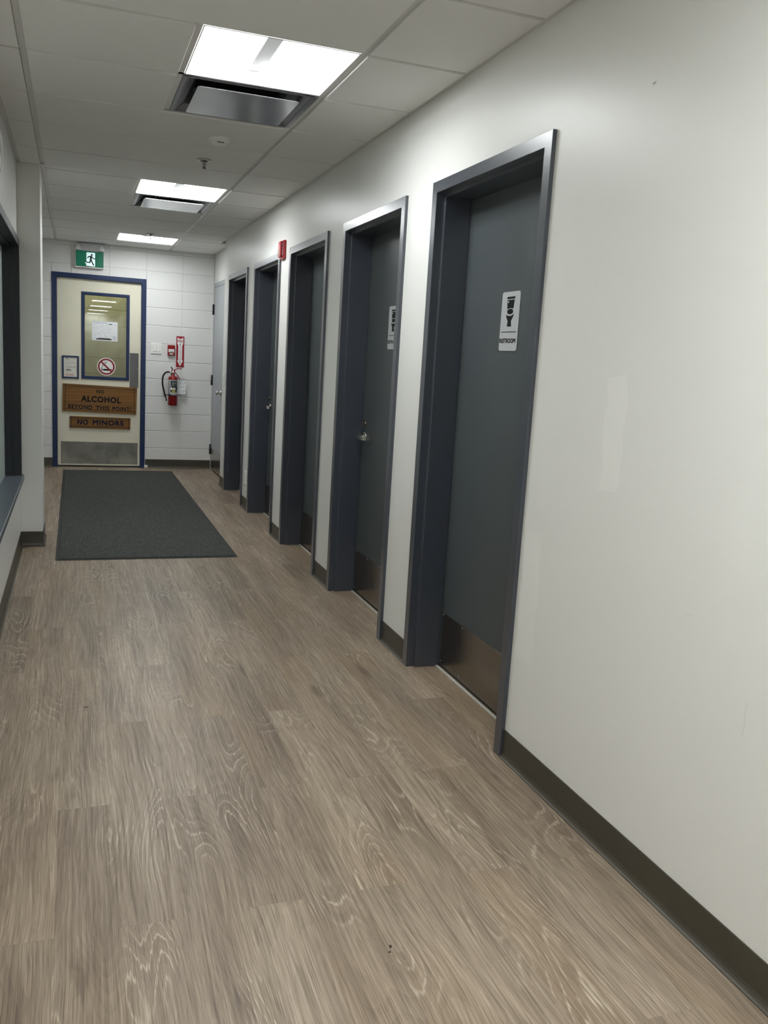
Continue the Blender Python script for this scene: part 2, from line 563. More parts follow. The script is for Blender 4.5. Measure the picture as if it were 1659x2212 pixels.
FONT = None
def text2d(txt, height, width=None, bold=0.0, spacing=1.0):
    """text as flat triangles, centred on 0,0; scaled to cap height and width"""
    cu = bpy.data.curves.new('t', 'FONT')
    cu.body = txt
    cu.offset = bold
    cu.space_character = spacing
    cu.resolution_u = 3
    ob = bpy.data.objects.new('t', cu)
    COL.objects.link(ob)
    dg = bpy.context.evaluated_depsgraph_get()
    me = bpy.data.meshes.new_from_object(ob.evaluated_get(dg))
    vs = [v.co.copy() for v in me.vertices]
    fs = [tuple(p.vertices) for p in me.polygons]
    bpy.data.objects.remove(ob)
    bpy.data.curves.remove(cu)
    bpy.data.meshes.remove(me)
    x0, x1 = min(v.x for v in vs), max(v.x for v in vs)
    y0, y1 = min(v.y for v in vs), max(v.y for v in vs)
    sy = height / (y1 - y0)
    sx = sy if width is None else width / (x1 - x0)
    return [((v.x - (x0 + x1) / 2) * sx, (v.y - (y0 + y1) / 2) * sy) for v in vs], fs
def lettering(mb, txt, fr, cu, cv, d, height, width=None, bold=0.0, spacing=1.0):
    o, u, w, nn = fr
    if 'M' in txt and bold > 0:          # an outset outline breaks the M: thicken by laying shifted copies
        k = bold * height * 1.15
        for i, (du, dv) in enumerate(((-k, -k), (k, -k), (-k, k), (k, k), (0, 0))):
            lettering(mb, txt, fr, cu + du, cv + dv, d + i * 0.00004, height - 2 * k, None if width is None else width - 2 * k, 0.0, spacing)
        return mb
    vs, fs = text2d(txt, height, width, bold, spacing)
    if u.cross(w).dot(nn) < 0:
        fs = [tuple(reversed(f)) for f in fs]
    mb.add([o + u * (a + cu) + w * (b + cv) + nn * d for a, b in vs], fs)
    return mb

UX, UY, UZ = Vector((1, 0, 0)), Vector((0, 1, 0)), Vector((0, 0, 1))
def back_frame(x, z, off=0.0):        # things on the far wall, facing the camera
    return (Vector((x, YB - off, z)), UX, UZ, -UY)
def right_frame(y, z, off=0.0):       # things on the right-hand wall plane, facing left; u runs towards the camera
    return (Vector((XR - off, y, z)), -UY, UZ, -UX)

# ================================================================== FLOOR
PW, PL = 0.1524, 1.2115
PX0 = -0.0487 - 4 * PW
fl = build('floor', MB().box(PX0, 1.68, YBACK, YB + 0.3, -0.06, -0.0032), 'underlay', None, (0.5, 0, -0.06))
tag(fl, 'grey-brown oak plank floor running the length of the corridor', 'floor', kind='structure')
plank_mesh = {}
def plank(x, y0, y1):
    ln = round(y1 - y0, 4)
    if ln not in plank_mesh:
        b = MB().bbox(-PW / 2, PW / 2, -ln / 2, ln / 2, -0.003, 0.0, 0.00022, 1)
        me = bpy.data.meshes.new('plank')
        me.from_pydata(b.v, [], b.f)
        me.materials.append(MATS['oak_plank'])
        plank_mesh[ln] = me
    o = bpy.data.objects.new('plank', plank_mesh[ln])
    link(o, fl, (x, (y0 + y1) / 2, 0.0))
for c in range(15):
    xc = PX0 + (c + 0.5) * PW
    ph = 1.972 if c % 2 == 1 else 1.972 + PL / 2
    y = ph - 3 * PL
    while y < YB + 0.05:
        plank(xc, y, min(y + PL, YB + 0.1))
        y += PL
rest = MB().box(PX0, 1.68, YBACK, 1.972 - 3 * PL, -0.003, 0.0)
o = build('plank', rest, 'oak_plank', fl)
o['kind'] = 'stuff'

# ================================================================== CEILING
cl = build('ceiling', MB().box(XLB - 0.1, 1.75, YBACK, YB + 0.2, H + 0.16, H + 0.2), 'deck', None, (0.5, 0, H + 0.16))
tag(cl, 'suspended ceiling of white lay-in tiles on a white metal grid', 'ceiling', kind='structure')
LIGHT_ROWS = [10, 5, 0, -5, -10, -15, -20, -25]
DIFF_ROWS = [6, 1, -4]
tile_mesh = {}
def tile(x0, x1, y0, y1):
    k = (round(x1 - x0, 4), round(y1 - y0, 4))
    if k not in tile_mesh:
        b = MB().bbox(-k[0] / 2, k[0] / 2, -k[1] / 2, k[1] / 2, 0, 0.016, 0.0012, 1)
        me = bpy.data.meshes.new('ceiling_tile')
        me.from_pydata(b.v, [], b.f)
        me.materials.append(MATS['ceiling_tile'])
        tile_mesh[k] = me
    link(bpy.data.objects.new('ceiling_tile', tile_mesh[k]), cl, ((x0 + x1) / 2, (y0 + y1) / 2, H))
def tee(x0, x1, y0, y1, name='cross_tee'):
    b = MB().box(x0, x1, y0, y1, H + 0.009, H + 0.011)
    if x1 - x0 > y1 - y0:
        yc = (y0 + y1) / 2
        b.box(x0, x1, yc - 0.001, yc + 0.001, H + 0.011, H + 0.04)
    else:
        xc = (x0 + x1) / 2
        b.box(xc - 0.001, xc + 0.001, y0, y1, H + 0.011, H + 0.04)
    build(name, b, 'tee_white', cl)
GE = 0.0135
WA = 0.024
KMIN = int(math.ceil((YBACK - Y0) / T))
for k in range(KMIN, 12):
    ya, yb_ = Y0 + k * T, min(Y0 + (k + 1) * T, YB)
    last = k == 11
    y0, y1 = ya + GE, (yb_ - GE if not last else YB - WA)
    beyond = ya > YCOL - 0.3
    lx = XL if ya < YCOL - 0.3 else XLB
    rx = XR if ya < YEND - 0.3 else XREC
    if ya < YCOL < yb_:
        tile(XL + WA, XGL - GE, y0, YCOL - 0.012)
    else:
        tile(lx + WA, XGL - GE, y0, y1)
    tile(XG + GE, rx - WA, y0, y1)
    if k in LIGHT_ROWS or k in DIFF_ROWS:
        tile(XGL + GE, XG - T - GE, y0, y1)
        tee(XG - T - 0.012, XG - T + 0.012, ya, yb_)
    else:
        tile(XGL + GE, XG - GE, y0, y1)
    tee(lx, XGL - 0.012, ya - 0.012, ya + 0.012)
    tee(XGL + 0.012, XG - 0.012, ya - 0.012, ya + 0.012)
    tee(XG + 0.012, rx, ya - 0.012, ya + 0.012)
tee(XGL - 0.012, XGL + 0.012, YBACK, YB, 'main_tee')
tee(XG - 0.012, XG + 0.012, YBACK, YB, 'main_tee')
build('tee_splice', MB().bbox(XGL - 0.026, XGL + 0.013, YCOL - 0.02, YCOL + 0.22, H + 0.001, H + 0.0085, 0.001, 1), 'tee_white', cl)
def angle(x0, x1, y0, y1):
    build('wall_angle', MB().box(x0, x1, y0, y1, H + 0.008, H + 0.0095), 'tee_white', cl)
angle(XR - 0.022, XR, YBACK, YEND)
angle(XREC - 0.022, XREC, YEND, YB)
angle(XL, XL + 0.022, YBACK, YCOL)
angle(XLB, XLB + 0.022, YCOL + COLD, YB)
angle(XLB, XREC, YB - 0.022, YB)
angle(XL, XC, YCOL - 0.012, YCOL)

# ================================================================== RIGHT WALL
DW = 1.003
DOORS = [3.1131, 4.4466, 5.7796, 7.0988, 8.4120]
ZF = 2.1580
FW = 0.0485
PRJ = 0.0146
HT = H + 0.05
def wall_with_openings(mb, x0, x1, ya, yb_, ops):
    """ops: (y0, y1, ztop) sorted"""
    y = ya
    for a, b, zt in ops:
        mb.box(x0, x1, y, a, 0, HT)
        mb.box(x0, x1, a, b, zt, HT)
        y = b
    mb.box(x0, x1, y, yb_, 0, HT)
    return mb
ops = [(c - DW / 2 + 0.03, c + DW / 2 - 0.03, ZF - 0.03) for c in DOORS]
w = build('wall_right', wall_with_openings(MB(), XR, XR + 0.2, YBACK, YEND, ops), 'satin_wall', None, (XR + 0.1, 0, 0))
tag(w, 'long off-white painted wall with the row of slate doors', 'wall', kind='structure')
GD0, GD1, GDZ = 9.53, 10.478, 2.186     # grey door outer frame
w = build('wall_recess', wall_with_openings(MB(), XREC, XREC + 0.12, YEND, YB, [(GD0 + 0.02, GD1 - 0.02, GDZ - 0.02)]), 'satin_wall', None, (XREC, YEND, 0))
tag(w, 'short off-white wall set back around the light grey door at the far right', 'wall', kind='structure')

# ---- left wall with a window, column beyond it
WY0, WY1, WZ0, WZ1 = 3.25, YCOL - 0.002, 0.5, 2.040
b = MB()
b.box(XL - 0.16, XL, YBACK, WY0 + 0.03, 0, HT)
b.box(XL - 0.16, XL, WY0 + 0.03, WY1 - 0.03, 0, WZ0 - 0.02)
b.box(XL - 0.16, XL, WY0 + 0.03, WY1 - 0.03, WZ1 - 0.03, HT)
b.box(XL - 0.16, XL, WY1 - 0.03, YCOL + 0.02, 0, HT)
w = build('wall_left', b, 'satin_wall', None, (XL - 0.08, 0, 0))
tag(w, 'off-white painted wall with the dark-framed window on the left', 'wall', kind='structure')
w = build('wall_column', MB().bbox(XLB - 0.05, XC, YCOL, YCOL + COLD, 0, HT, 0.004, 2), 'satin_wall', None, (XL, YCOL, 0))
tag(w, 'off-white column projecting from the left wall beside the window', 'column', kind='structure')
w = build('wall_alcove', MB().box(XLB - 0.1, XLB, YCOL + COLD, YB, 0, HT), 'satin_wall', None, (XLB, YCOL + COLD, 0))
tag(w, 'off-white wall hidden beyond the left column', 'wall', kind='structure')
w = build('wall_rear', MB().box(XL - 0.2, XR + 0.2, YBACK - 0.1, YBACK, 0, HT), 'drywall_plain', None, (0.5, YBACK, 0))
tag(w, 'off-white wall closing the corridor behind the viewer', 'wall', kind='structure')

# ================================================================== BACK WALL (painted block, stack bond)
BD0, BD1, BDZ = -0.2325, 0.7823, 2.1722        # far door outer frame
ZJ, BH, BWID = 0.2375, 0.2032, 0.4064
V1 = 1.1893
b = MB()
b.box(XLB - 0.1, BD0 + 0.03, YB + 0.004, YB + 0.19, 0, HT)
b.box(BD1 - 0.03, XREC + 0.12, YB + 0.004, YB + 0.19, 0, HT)
b.box(BD0 + 0.03, BD1 - 0.03, YB + 0.004, YB + 0.19, BDZ - 0.03, HT)
wb = build('wall_back', b, 'mortar_paint', None, (0.5, YB + 0.1, 0))
tag(wb, 'white painted concrete block wall at the end of the corridor', 'wall', kind='structure')
JG = 0.0024
def block(x0, x1, z0, z1):
    x0, x1, z0, z1 = x0 + JG, x1 - JG, z0 + JG, z1 - JG
    if x1 - x0 < 0.02 or z1 - z0 < 0.02:
        return
    build('block', MB().bbox(x0, x1, YB, YB + 0.02, z0, z1, 0.0042, 2), 'block_paint', wb)
rows = [(-0.2, ZJ)] + [(ZJ + i * BH, ZJ + (i + 1) * BH) for i in range(12)]
xs = [V1 - 4.5 * BWID] + [V1 - BWID * i for i in (4, 3, 2, 1, 0)] + [XREC]
for z0, z1 in rows:
    z0, z1 = max(z0, 0.0), min(z1, HT)
    if z1 <= BDZ:
        for a, c in ((XLB, BD0 + 0.01), (BD1 - 0.004, V1), (V1, XREC)):
            block(a, c, z0, z1)
    elif z0 < BDZ:
        for a, c in ((XLB, BD0), (BD1 - 0.004, V1), (V1, XREC)):
            block(a, c, z0, z1)
        for a, c in ((BD0, V1 - 3 * BWID), (V1 - 3 * BWID, V1 - 2 * BWID), (V1 - 2 * BWID, V1 - BWID)):
            block(a, c, BDZ - 0.01, z1)
    else:
        for a, c in ((XLB, V1 - 4 * BWID + 0.2032 * 0), (V1 - 4 * BWID, V1 - 3 * BWID), (V1 - 3 * BWID, V1 - 2 * BWID), (V1 - 2 * BWID, V1 - BWID), (V1 - BWID, V1), (V1, XREC)):
            block(a, c, z0, z1)

# ================================================================== BASEBOARDS (rubber cove)
BBH = 0.1045
def cove(p, q, nrm):
    """cove base from p to q (xy), standing off along nrm"""
    prof = [(0.0, BBH), (0.0035, BBH), (0.004, BBH - 0.003), (0.004, 0.022), (0.006, 0.013), (0.010, 0.007), (0.0155, 0.003), (0.0155, 0.0), (0.0, 0.0)]
    n = len(prof)
    vs = [(e[0] + nrm[0] * d, e[1] + nrm[1] * d, z) for e in (p, q) for d, z in prof]
    fs = [(i, (i + 1) % n, n + (i + 1) % n, n + i) for i in range(n)] + [tuple(range(n)), tuple(range(2 * n - 1, n - 1, -1))]
    bm = bmesh.new()
    bv = [bm.verts.new(v) for v in vs]
    for f in fs:
        bm.faces.new([bv[i] for i in f])
    return MB().bm(bm)
def baseboard(name, p, q, nrm, label):
    o = build(name, cove(p, q, nrm), 'rubber_base', None, (p[0], p[1], 0))
    tag(o, label, 'baseboard', kind='structure')
baseboard('baseboard_right', (XR, YBACK), (XR, DOORS[0] - DW / 2), (-1, 0), 'long dark olive rubber baseboard nearest the camera on the right')
where = ['first and second', 'second and third', 'third and fourth', 'fourth and fifth']
for i in range(4):
    baseboard('baseboard_right', (XR, DOORS[i] + DW / 2), (XR, DOORS[i + 1] - DW / 2), (-1, 0), 'short dark olive baseboard between the %s slate doors' % where[i])
baseboard('baseboard_right', (XR, DOORS[4] + DW / 2), (XR, YEND), (-1, 0), 'short dark baseboard between the fifth slate door and the wall corner')
baseboard('baseboard_back', (BD1 + 0.006, YB), (XREC - 0.004, YB), (0, -1), 'dark baseboard under the fire extinguisher on the far wall')
baseboard('baseboard_back', (XLB, YB), (BD0, YB), (0, -1), 'short dark baseboard between the column and the blue door frame')
baseboard('baseboard_left', (XL, YBACK), (XL, YCOL - 0.004), (1, 0), 'dark olive baseboard under the window on the left')
baseboard('baseboard_column', (XL + 0.004, YCOL), (XC, YCOL), (0, -1), 'dark baseboard across the front of the column')
baseboard('baseboard_column', (XC, YCOL - 0.006), (XC, YCOL + COLD), (1, 0), 'dark baseboard along the side of the column')

# ================================================================== HOLLOW METAL FRAMES
def frame_sweep(prof, y0, y1, zt, place):
    """prof: (depth, inset) polyline; place(depth, along, z) -> xyz"""
    path = lambda ins: [(y0 + ins, 0.0), (y0 + ins, zt - ins), (y1 - ins, zt - ins), (y1 - ins, 0.0)]
    n = len(prof)
    vs = []
    for d, ins in prof:
        for a, z in path(ins):
            vs.append(place(d, a, z))
    fs = []
    for i in range(n - 1):
        for j in range(3):
            fs.append((i * 4 + j, i * 4 + j + 1, (i + 1) * 4 + j + 1, (i + 1) * 4 + j))
    bm = bmesh.new()
    bv = [bm.verts.new(v) for v in vs]
    for f in fs:
        bm.faces.new([bv[i] for i in f])
    return bm
SLATE_PROF = [(0.004, 0.0), (-PRJ + 0.0015, 0.0), (-PRJ, 0.0015), (-PRJ, FW - 0.0015), (-PRJ + 0.0015, FW), (0.0225, FW), (0.0225, FW + 0.0145), (0.024, FW + 0.016), (0.1425, FW + 0.016), (0.1425, FW), (0.2, FW)]
LEAF_X = XR + 0.1440
def fix_normals(mb, pt):
    """flip a sheet so that faces look towards point pt"""
    out = []
    for f in mb.f:
        p = [Vector(mb.v[i]) for i in f]
        c = sum(p, Vector()) / len(p)
        nrm = (p[1] - p[0]).cross(p[2] - p[0])
        out.append(tuple(reversed(f)) if nrm.dot(Vector(pt) - c) < 0 else f)
    mb.f = out
    return mb

def make_slate_door(yc, lever_far, name):
    y0, y1 = yc - DW / 2, yc + DW / 2
    org = Vector((XR, yc, 0))
    e = empty(name, org)
    bm = frame_sweep(SLATE_PROF, y0, y1, ZF, lambda d, a, z: (XR + d, a, z))
    mb = MB()
    bm.verts.index_update()
    mb.add([v.co[:] for v in bm.verts], [[v.index for v in f.verts] for f in bm.faces])
    bm.free()
    build('frame', mb, 'slate_frame', e)
    ins = FW + 0.003
    l0, l1 = y0 + ins, y1 - ins
    leaf = build('leaf', MB().bbox(LEAF_X, LEAF_X + 0.045, l0, l1, 0.012, ZF - ins, 0.0015, 1), 'slate_leaf', e)
    s = FW + 0.016 + 0.010
    kp = build('kick_plate', MB().bbox(LEAF_X - 0.0015, LEAF_X, y0 + s, y1 - s, 0.018, 0.2640, 0.0006, 1), 'dark_steel', e)
    for zz in (0.0325, 0.2550):
        for q in range(5):
            yy = y1 - s - 0.012 - q * ((y1 - y0) - 2 * s - 0.024) / 4
            build('screw', MB().lathe([(0.0, -0.0028), (0.0026, -0.0022), (0.0040, 0.0)], (LEAF_X - 0.0015, yy, zz), 'x', 10), 'screw_steel', kp)
    build('threshold', MB().bbox(LEAF_X - 0.016, LEAF_X - 0.006, y0 + FW + 0.016, y1 - FW - 0.016, 0.0, 0.005, 0.001, 1), 'aluminium', e)
    # lever set
    sgn = -1 if lever_far else 1                # lever points towards the hinges
    ys = (l1 - 0.072) if lever_far else (l0 + 0.072)
    zl = 0.953
    mb = MB()
    mb.tube([(LEAF_X, ys, zl), (LEAF_X - 0.047, ys, zl)], 0.010, 14)
    pts = [(LEAF_X - 0.047, ys - sgn * 0.010, zl), (LEAF_X - 0.052, ys + sgn * 0.02, zl), (LEAF_X - 0.053, ys + sgn * 0.07, zl), (LEAF_X - 0.050, ys + sgn * 0.105, zl), (LEAF_X - 0.034, ys + sgn * 0.118, zl), (LEAF_X - 0.012, ys + sgn * 0.120, zl)]
    # flat lever blade: a swept rectangle 22 mm tall, 7 mm thick
    vs, fs = [], []
    for i, p in enumerate(pts):
        a = Vector(pts[min(i + 1, len(pts) - 1)]) - Vector(pts[max(i - 1, 0)])
        t = Vector((-a.y, a.x, 0)).normalized() * 0.0035
        for dz in (-0.011, 0.011):
            for sg in (-1, 1):
                vs.append((p[0] + t.x * sg, p[1] + t.y * sg, p[2] + dz))
    for i in range(len(pts) - 1):
        o_ = i * 4
        for a, c in ((0, 1), (1, 3), (3, 2), (2, 0)):
            fs.append((o_ + a, o_ + c, o_ + 4 + c, o_ + 4 + a))
    fs += [(0, 2, 3, 1), (len(vs) - 4, len(vs) - 3, len(vs) - 1, len(vs) - 2)]
    bm = bmesh.new()
    bv = [bm.verts.new(v) for v in vs]
    for f in fs:
        bm.faces.new([bv[i] for i in f])
    mb.bm(bm)
    lv = build('lever_handle', mb, 'chrome', e)
    build('rosette', MB().lathe([(0.0, -0.009), (0.024, -0.009), (0.029, -0.005), (0.030, 0.0)], (LEAF_X, ys, zl), 'x', 24), 'chrome', lv)
    mb = MB().lathe([(0.0, -0.008), (0.010, -0.008), (0.013, -0.005), (0.014, 0.0)], (LEAF_X, ys, zl + 0.078), 'x', 20)
    mb.bbox(LEAF_X - 0.022, LEAF_X - 0.007, ys - 0.003, ys + 0.003, zl + 0.060, zl + 0.094, 0.001, 1)
    build('privacy_turn', mb, 'dark_steel', e)
    # hinges (edge of the knuckles just visible in the rabbet)
    yh = l0 if lever_far else l1
    for zz in (0.28, 1.08, 1.88):
        build('hinge', MB().tube([(LEAF_X + 0.050, yh, zz - 0.05), (LEAF_X + 0.050, yh, zz + 0.05)], 0.006, 8), 'dark_steel', e)
    return e
ordn = ['nearest', 'second', 'third', 'fourth', 'fifth and farthest']
extra = ['with a whole restroom sign', 'with a lever handle and a half-hidden sign', 'without a visible handle', 'with a lever handle beside the alarm strobe', 'with only its deep jamb visible']
d_near = make_slate_door(DOORS[0], False, 'door_1')
d_far = make_slate_door(DOORS[1], True, 'door_2')
ds = [d_near, d_far]
for i in (2, 3, 4):
    c = copy_tree(d_near if i % 2 == 0 else d_far, None, (XR, DOORS[i], 0))
    c.name = 'door_%d' % (i + 1)
    ORG[c.name] = Vector((XR, DOORS[i], 0))
    ds.append(c)
for i, d in enumerate(ds):
    tag(d, '%s slate grey door in a dark steel frame %s' % (ordn[i], extra[i]), 'door', 'slate restroom doors along the right wall', 'structure')

# unseen black sheets added behind the slate doors to keep stray light out
for i, c in enumerate(DOORS):
    bx = MB().box(XR + 0.205, XR + 0.215, c - DW / 2, c + DW / 2, 0, ZF)
    build('light_stop', bx, 'black', ds[i], (XR, c, 0))

# ================================================================== LEFT WINDOW
e = empty('window_1', (XL, (WY0 + WY1) / 2, WZ0))
tag(e, 'dark slate framed interior window with a sill on the left wall', 'window', kind='structure')
WP = [(0.004, 0.0), (0.012 - 0.0015, 0.0), (0.012, 0.0015), (0.012, FW - 0.0015), (0.0105, FW), (-0.046, FW), (-0.046, FW + 0.010), (-0.1, FW + 0.010), (-0.16, FW + 0.016)]
def win_path(prof):
    mb = MB()
    vs, fs = [], []
    for d, ins in prof:
        for yy, zz in ((WY0 + ins, WZ0), (WY0 + ins, WZ1 - ins), (WY1 - ins, WZ1 - ins), (WY1 - ins, WZ0)):
            vs.append((XL + d, yy, zz))
    for i in range(len(prof) - 1):
        for j in range(3):
            fs.append((i * 4 + j, (i + 1) * 4 + j, (i + 1) * 4 + j + 1, i * 4 + j + 1))
    return mb.add(vs, fs)
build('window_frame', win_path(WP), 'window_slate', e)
build('window_sill', MB().bbox(XL - 0.16, XL + 0.026, WY0 - 0.02, WY1 - 0.0, WZ0 - 0.036, WZ0, 0.003, 2), 'sill_slate', e)
build('window_pane', MB().box(XL - 0.094, XL - 0.088, WY0 + FW + 0.016, WY1 - FW - 0.016, WZ0, WZ1 - FW - 0.016), 'frosted_pane', e)
build('bottom_rail', MB().bbox(XL - 0.104, XL - 0.080, WY0 + FW, WY1 - FW, WZ0, WZ0 + 0.005, 0.001, 1), 'sill_slate', e)
w = build('wall_office', MB().box(XL - 0.9, XL - 0.85, WY0 - 0.5, WY1 + 0.3, 0, HT), 'drywall_plain', None, (XL - 0.88, 4.5, 0))
tag(w, 'plain wall of the room behind the left window', 'wall', kind='structure')

# ================================================================== FAR DOOR (blue frame, cream leaf)
e6 = empty('door_6', ((BD0 + BD1) / 2, YB, 0))
tag(e6, 'cream door with an olive window in a navy blue frame at the corridor end', 'door', kind='structure')
FB = 0.050
BP = [(-0.004, 0.0), (0.0105, 0.0), (0.012, 0.0015), (0.012, FB - 0.0015), (0.0105, FB), (-0.045, FB), (-0.045, FB + 0.012), (-0.19, FB + 0.012)]
vs, fs = [], []
for d, ins in BP:
    for xx, zz in ((BD0 + ins, 0), (BD0 + ins, BDZ - ins), (BD1 - ins, BDZ - ins), (BD1 - ins, 0)):
        vs.append((xx, YB - d, zz))
for i in range(len(BP) - 1):
    for j in range(3):
        fs.append((i * 4 + j, (i + 1) * 4 + j, (i + 1) * 4 + j + 1, i * 4 + j + 1))
build('frame', MB().add(vs, fs), 'navy_paint', e6)
LF = YB + 0.030                 # front of the leaf
lx0, lx1, lz0, lz1 = BD0 + FB + 0.004, BD1 - FB - 0.004, 0.018, BDZ - FB - 0.003
gx0, gx1, gz0, gz1 = 0.1050, 0.5745, 1.036, 1.953   # glass opening
b = MB()
b.box(lx0, gx0, LF, LF + 0.044, lz0, lz1)
b.box(gx1, lx1, LF, LF + 0.044, lz0, lz1)
b.box(gx0, gx1, LF, LF + 0.044, lz0, gz0)
b.box(gx0, gx1, LF, LF + 0.044, gz1, lz1)
build('leaf', b, 'cream_paint', e6)
# window bead: mitred ring
wo, wi = (0.0785, 0.6030, 1.0105, 1.9838), (0.1145, 0.5655, 1.0455, 1.9436)
prof = [(0.0, 0.0), (0.010, 0.003), (0.012, 0.006), (0.012, 0.030), (0.006, 0.0355), (-0.012, 0.036)]
vs, fs = [], []
for d, ins in prof:
    vs += [(wo[0] + ins, LF - d, wo[2] + ins), (wo[0] + ins, LF - d, wo[3] - ins), (wo[1] - ins, LF - d, wo[3] - ins), (wo[1] - ins, LF - d, wo[2] + ins)]
for i in range(len(prof) - 1):
    for j in range(4):
        fs.append((i * 4 + j, (i + 1) * 4 + j, (i + 1) * 4 + (j + 1) % 4, i * 4 + (j + 1) % 4))
build('window_bead', MB().add(vs, fs), 'navy_paint', e6)
build('window_pane', MB().box(gx0, gx1, LF + 0.012, LF + 0.018, gz0, gz1), 'clear_pane', e6)
kp = build('kick_plate', MB().bbox(-0.1450, 0.7035, LF - 0.0016, LF, 0.0340, 0.2905, 0.0006, 1), 'worn_steel', e6)
for xx in (-0.135, 0.075, 0.285, 0.495, 0.693):
    for zz in (0.044, 0.281):
        build('screw', MB().lathe([(0.0, -0.0026), (0.003, -0.002), (0.0042, 0.0)], (xx, LF - 0.0016, zz), 'y', 8), 'print_dark', kp)
pp = build('push_plate', MB().bbox(0.6065, 0.7060, LF - 0.0018, LF, 0.9330, 1.3320, 0.0006, 1), 'grey_plate', e6)
for xx, zz in ((0.657, 1.205), (0.690, 1.15), (0.652, 0.985), (0.697, 1.32), (0.62, 1.32), (0.69, 0.945)):
    build('screw', MB().lathe([(0.0, -0.0028), (0.0034, -0.002), (0.0046, 0.0)], (xx, LF - 0.0018, zz), 'y', 8), 'screw_steel', pp)
build('threshold', MB().bbox(BD0 + FB, BD1 - FB, LF - 0.02, LF + 0.08, 0.0, 0.006, 0.001, 1), 'black_metal', e6)
build('frame_clip', MB().bbox(BD1 - 0.004, BD1 + 0.036, YB - 0.022, YB - 0.004, 0.001, 0.034, 0.002, 1).bbox(BD1 + 0.004, BD1 + 0.028, YB - 0.026, YB - 0.020, 0.006, 0.026, 0.002, 1), 'aluminium', e6)

# the room behind the far door: olive ribbed block lit by an added, unseen lamp
YV = YB + 1.35
b = MB().box(-1.3, 2.2, YV + 0.004, YV + 0.1, 0, 2.7)
wv = build('wall_vestibule', b, 'olive_block', None, (0.5, YV, 0))
tag(wv, 'olive ribbed block wall seen through the far door window', 'wall', kind='structure')
for r in range(13):
    for c in range(6):
        x0 = 0.30 + (c - 3) * 0.4064
        z0 = 0.02 + r * 0.2032
        build('block', MB().bbox(x0 + 0.003, x0 + 0.4034, YV, YV + 0.02, z0 + 0.003, z0 + 0.2002, 0.003, 1), 'olive_block', wv)
b = MB().box(-1.4, -1.3, YB + 0.19, YV + 0.1, 0, 2.7).box(2.2, 2.3, YB + 0.19, YV + 0.1, 0, 2.7)
w = build('wall_vestibule_side', b, 'drywall_plain', None, (0.5, YV - 0.5, 0))
tag(w, 'side walls of the small room behind the far door', 'wall', kind='structure')
w = build('ceiling_vestibule', MB().box(-1.4, 2.3, YB + 0.19, YV + 0.1, 2.7, 2.75), 'ceiling_tile', None, (0.5, YV - 0.5, 2.7))
tag(w, 'ceiling of the small room behind the far door', 'ceiling', kind='structure')
w = build('floor_vestibule', MB().box(-1.4, 2.3, YB + 0.3, YV + 0.1, -0.05, 0.0), 'print_dark', None, (0.5, YV - 0.5, -0.05))
tag(w, 'floor of the small room behind the far door', 'floor', kind='structure')
e = empty('added_vestibule_lamp', (0.4, YB + 0.75, 2.7))
tag(e, 'unseen square lamp added to light the small room behind the far door', 'ceiling light')
build('housing', MB().bbox(0.1, 0.7, YB + 0.45, YB + 1.05, 2.66, 2.7, 0.004, 1), 'white_enamel', e)
build('lens', MB().box(0.12, 0.68, YB + 0.47, YB + 1.03, 2.655, 2.66), 'added_lamp_glow', e)

# ================================================================== GREY DOOR AT THE FAR RIGHT
e7 = empty('door_7', (XREC, (GD0 + GD1) / 2, 0))
tag(e7, 'light grey steel door with black hinges at the far right corner', 'door', kind='structure')
GP = [(0.004, 0.0), (-0.006, 0.0), (-0.006, FW), (0.012, FW), (0.012, FW + 0.01), (0.12, FW + 0.01)]
bm = frame_sweep(GP, GD0, GD1, GDZ, lambda d, a, z: (XREC + d, a, z))
mb = MB()
bm.verts.index_update()
mb.add([v.co[:] for v in bm.verts], [[v.index for v in f.verts] for f in bm.faces])
bm.free()
build('frame', mb, 'grey_door', e7)
build('leaf', MB().bbox(XREC - 0.004, XREC + 0.040, GD0 + FW + 0.003, GD1 - FW + 0.028, 0.018, GDZ - FW - 0.003, 0.0015, 1), 'grey_door', e7)
for zz in (1.888, 1.070, 0.248):
    h = MB().tube([(XREC - 0.016, GD1 - 0.014, zz - 0.060), (XREC - 0.016, GD1 - 0.014, zz + 0.060)], 0.010, 10)
    h.bbox(XREC - 0.012, XREC - 0.004, GD1 - 0.046, GD1 - 0.008, zz - 0.058, zz + 0.058, 0.001, 1)
    build('hinge', h, 'black_metal', e7)
build('knob', MB().lathe([(0.0, -0.060), (0.018, -0.058), (0.025, -0.048), (0.024, -0.038), (0.012, -0.030), (0.010, -0.012), (0.028, -0.010), (0.030, 0.0)], (XREC - 0.004, 9.800, 0.951), 'x', 20), 'chrome', e7)
build('kick_plate', MB().bbox(XREC - 0.0056, XREC - 0.004, GD0 + FW + 0.02, GD1 - FW - 0.0, 0.025, 0.262, 0.0006, 1), 'dark_steel', e7)

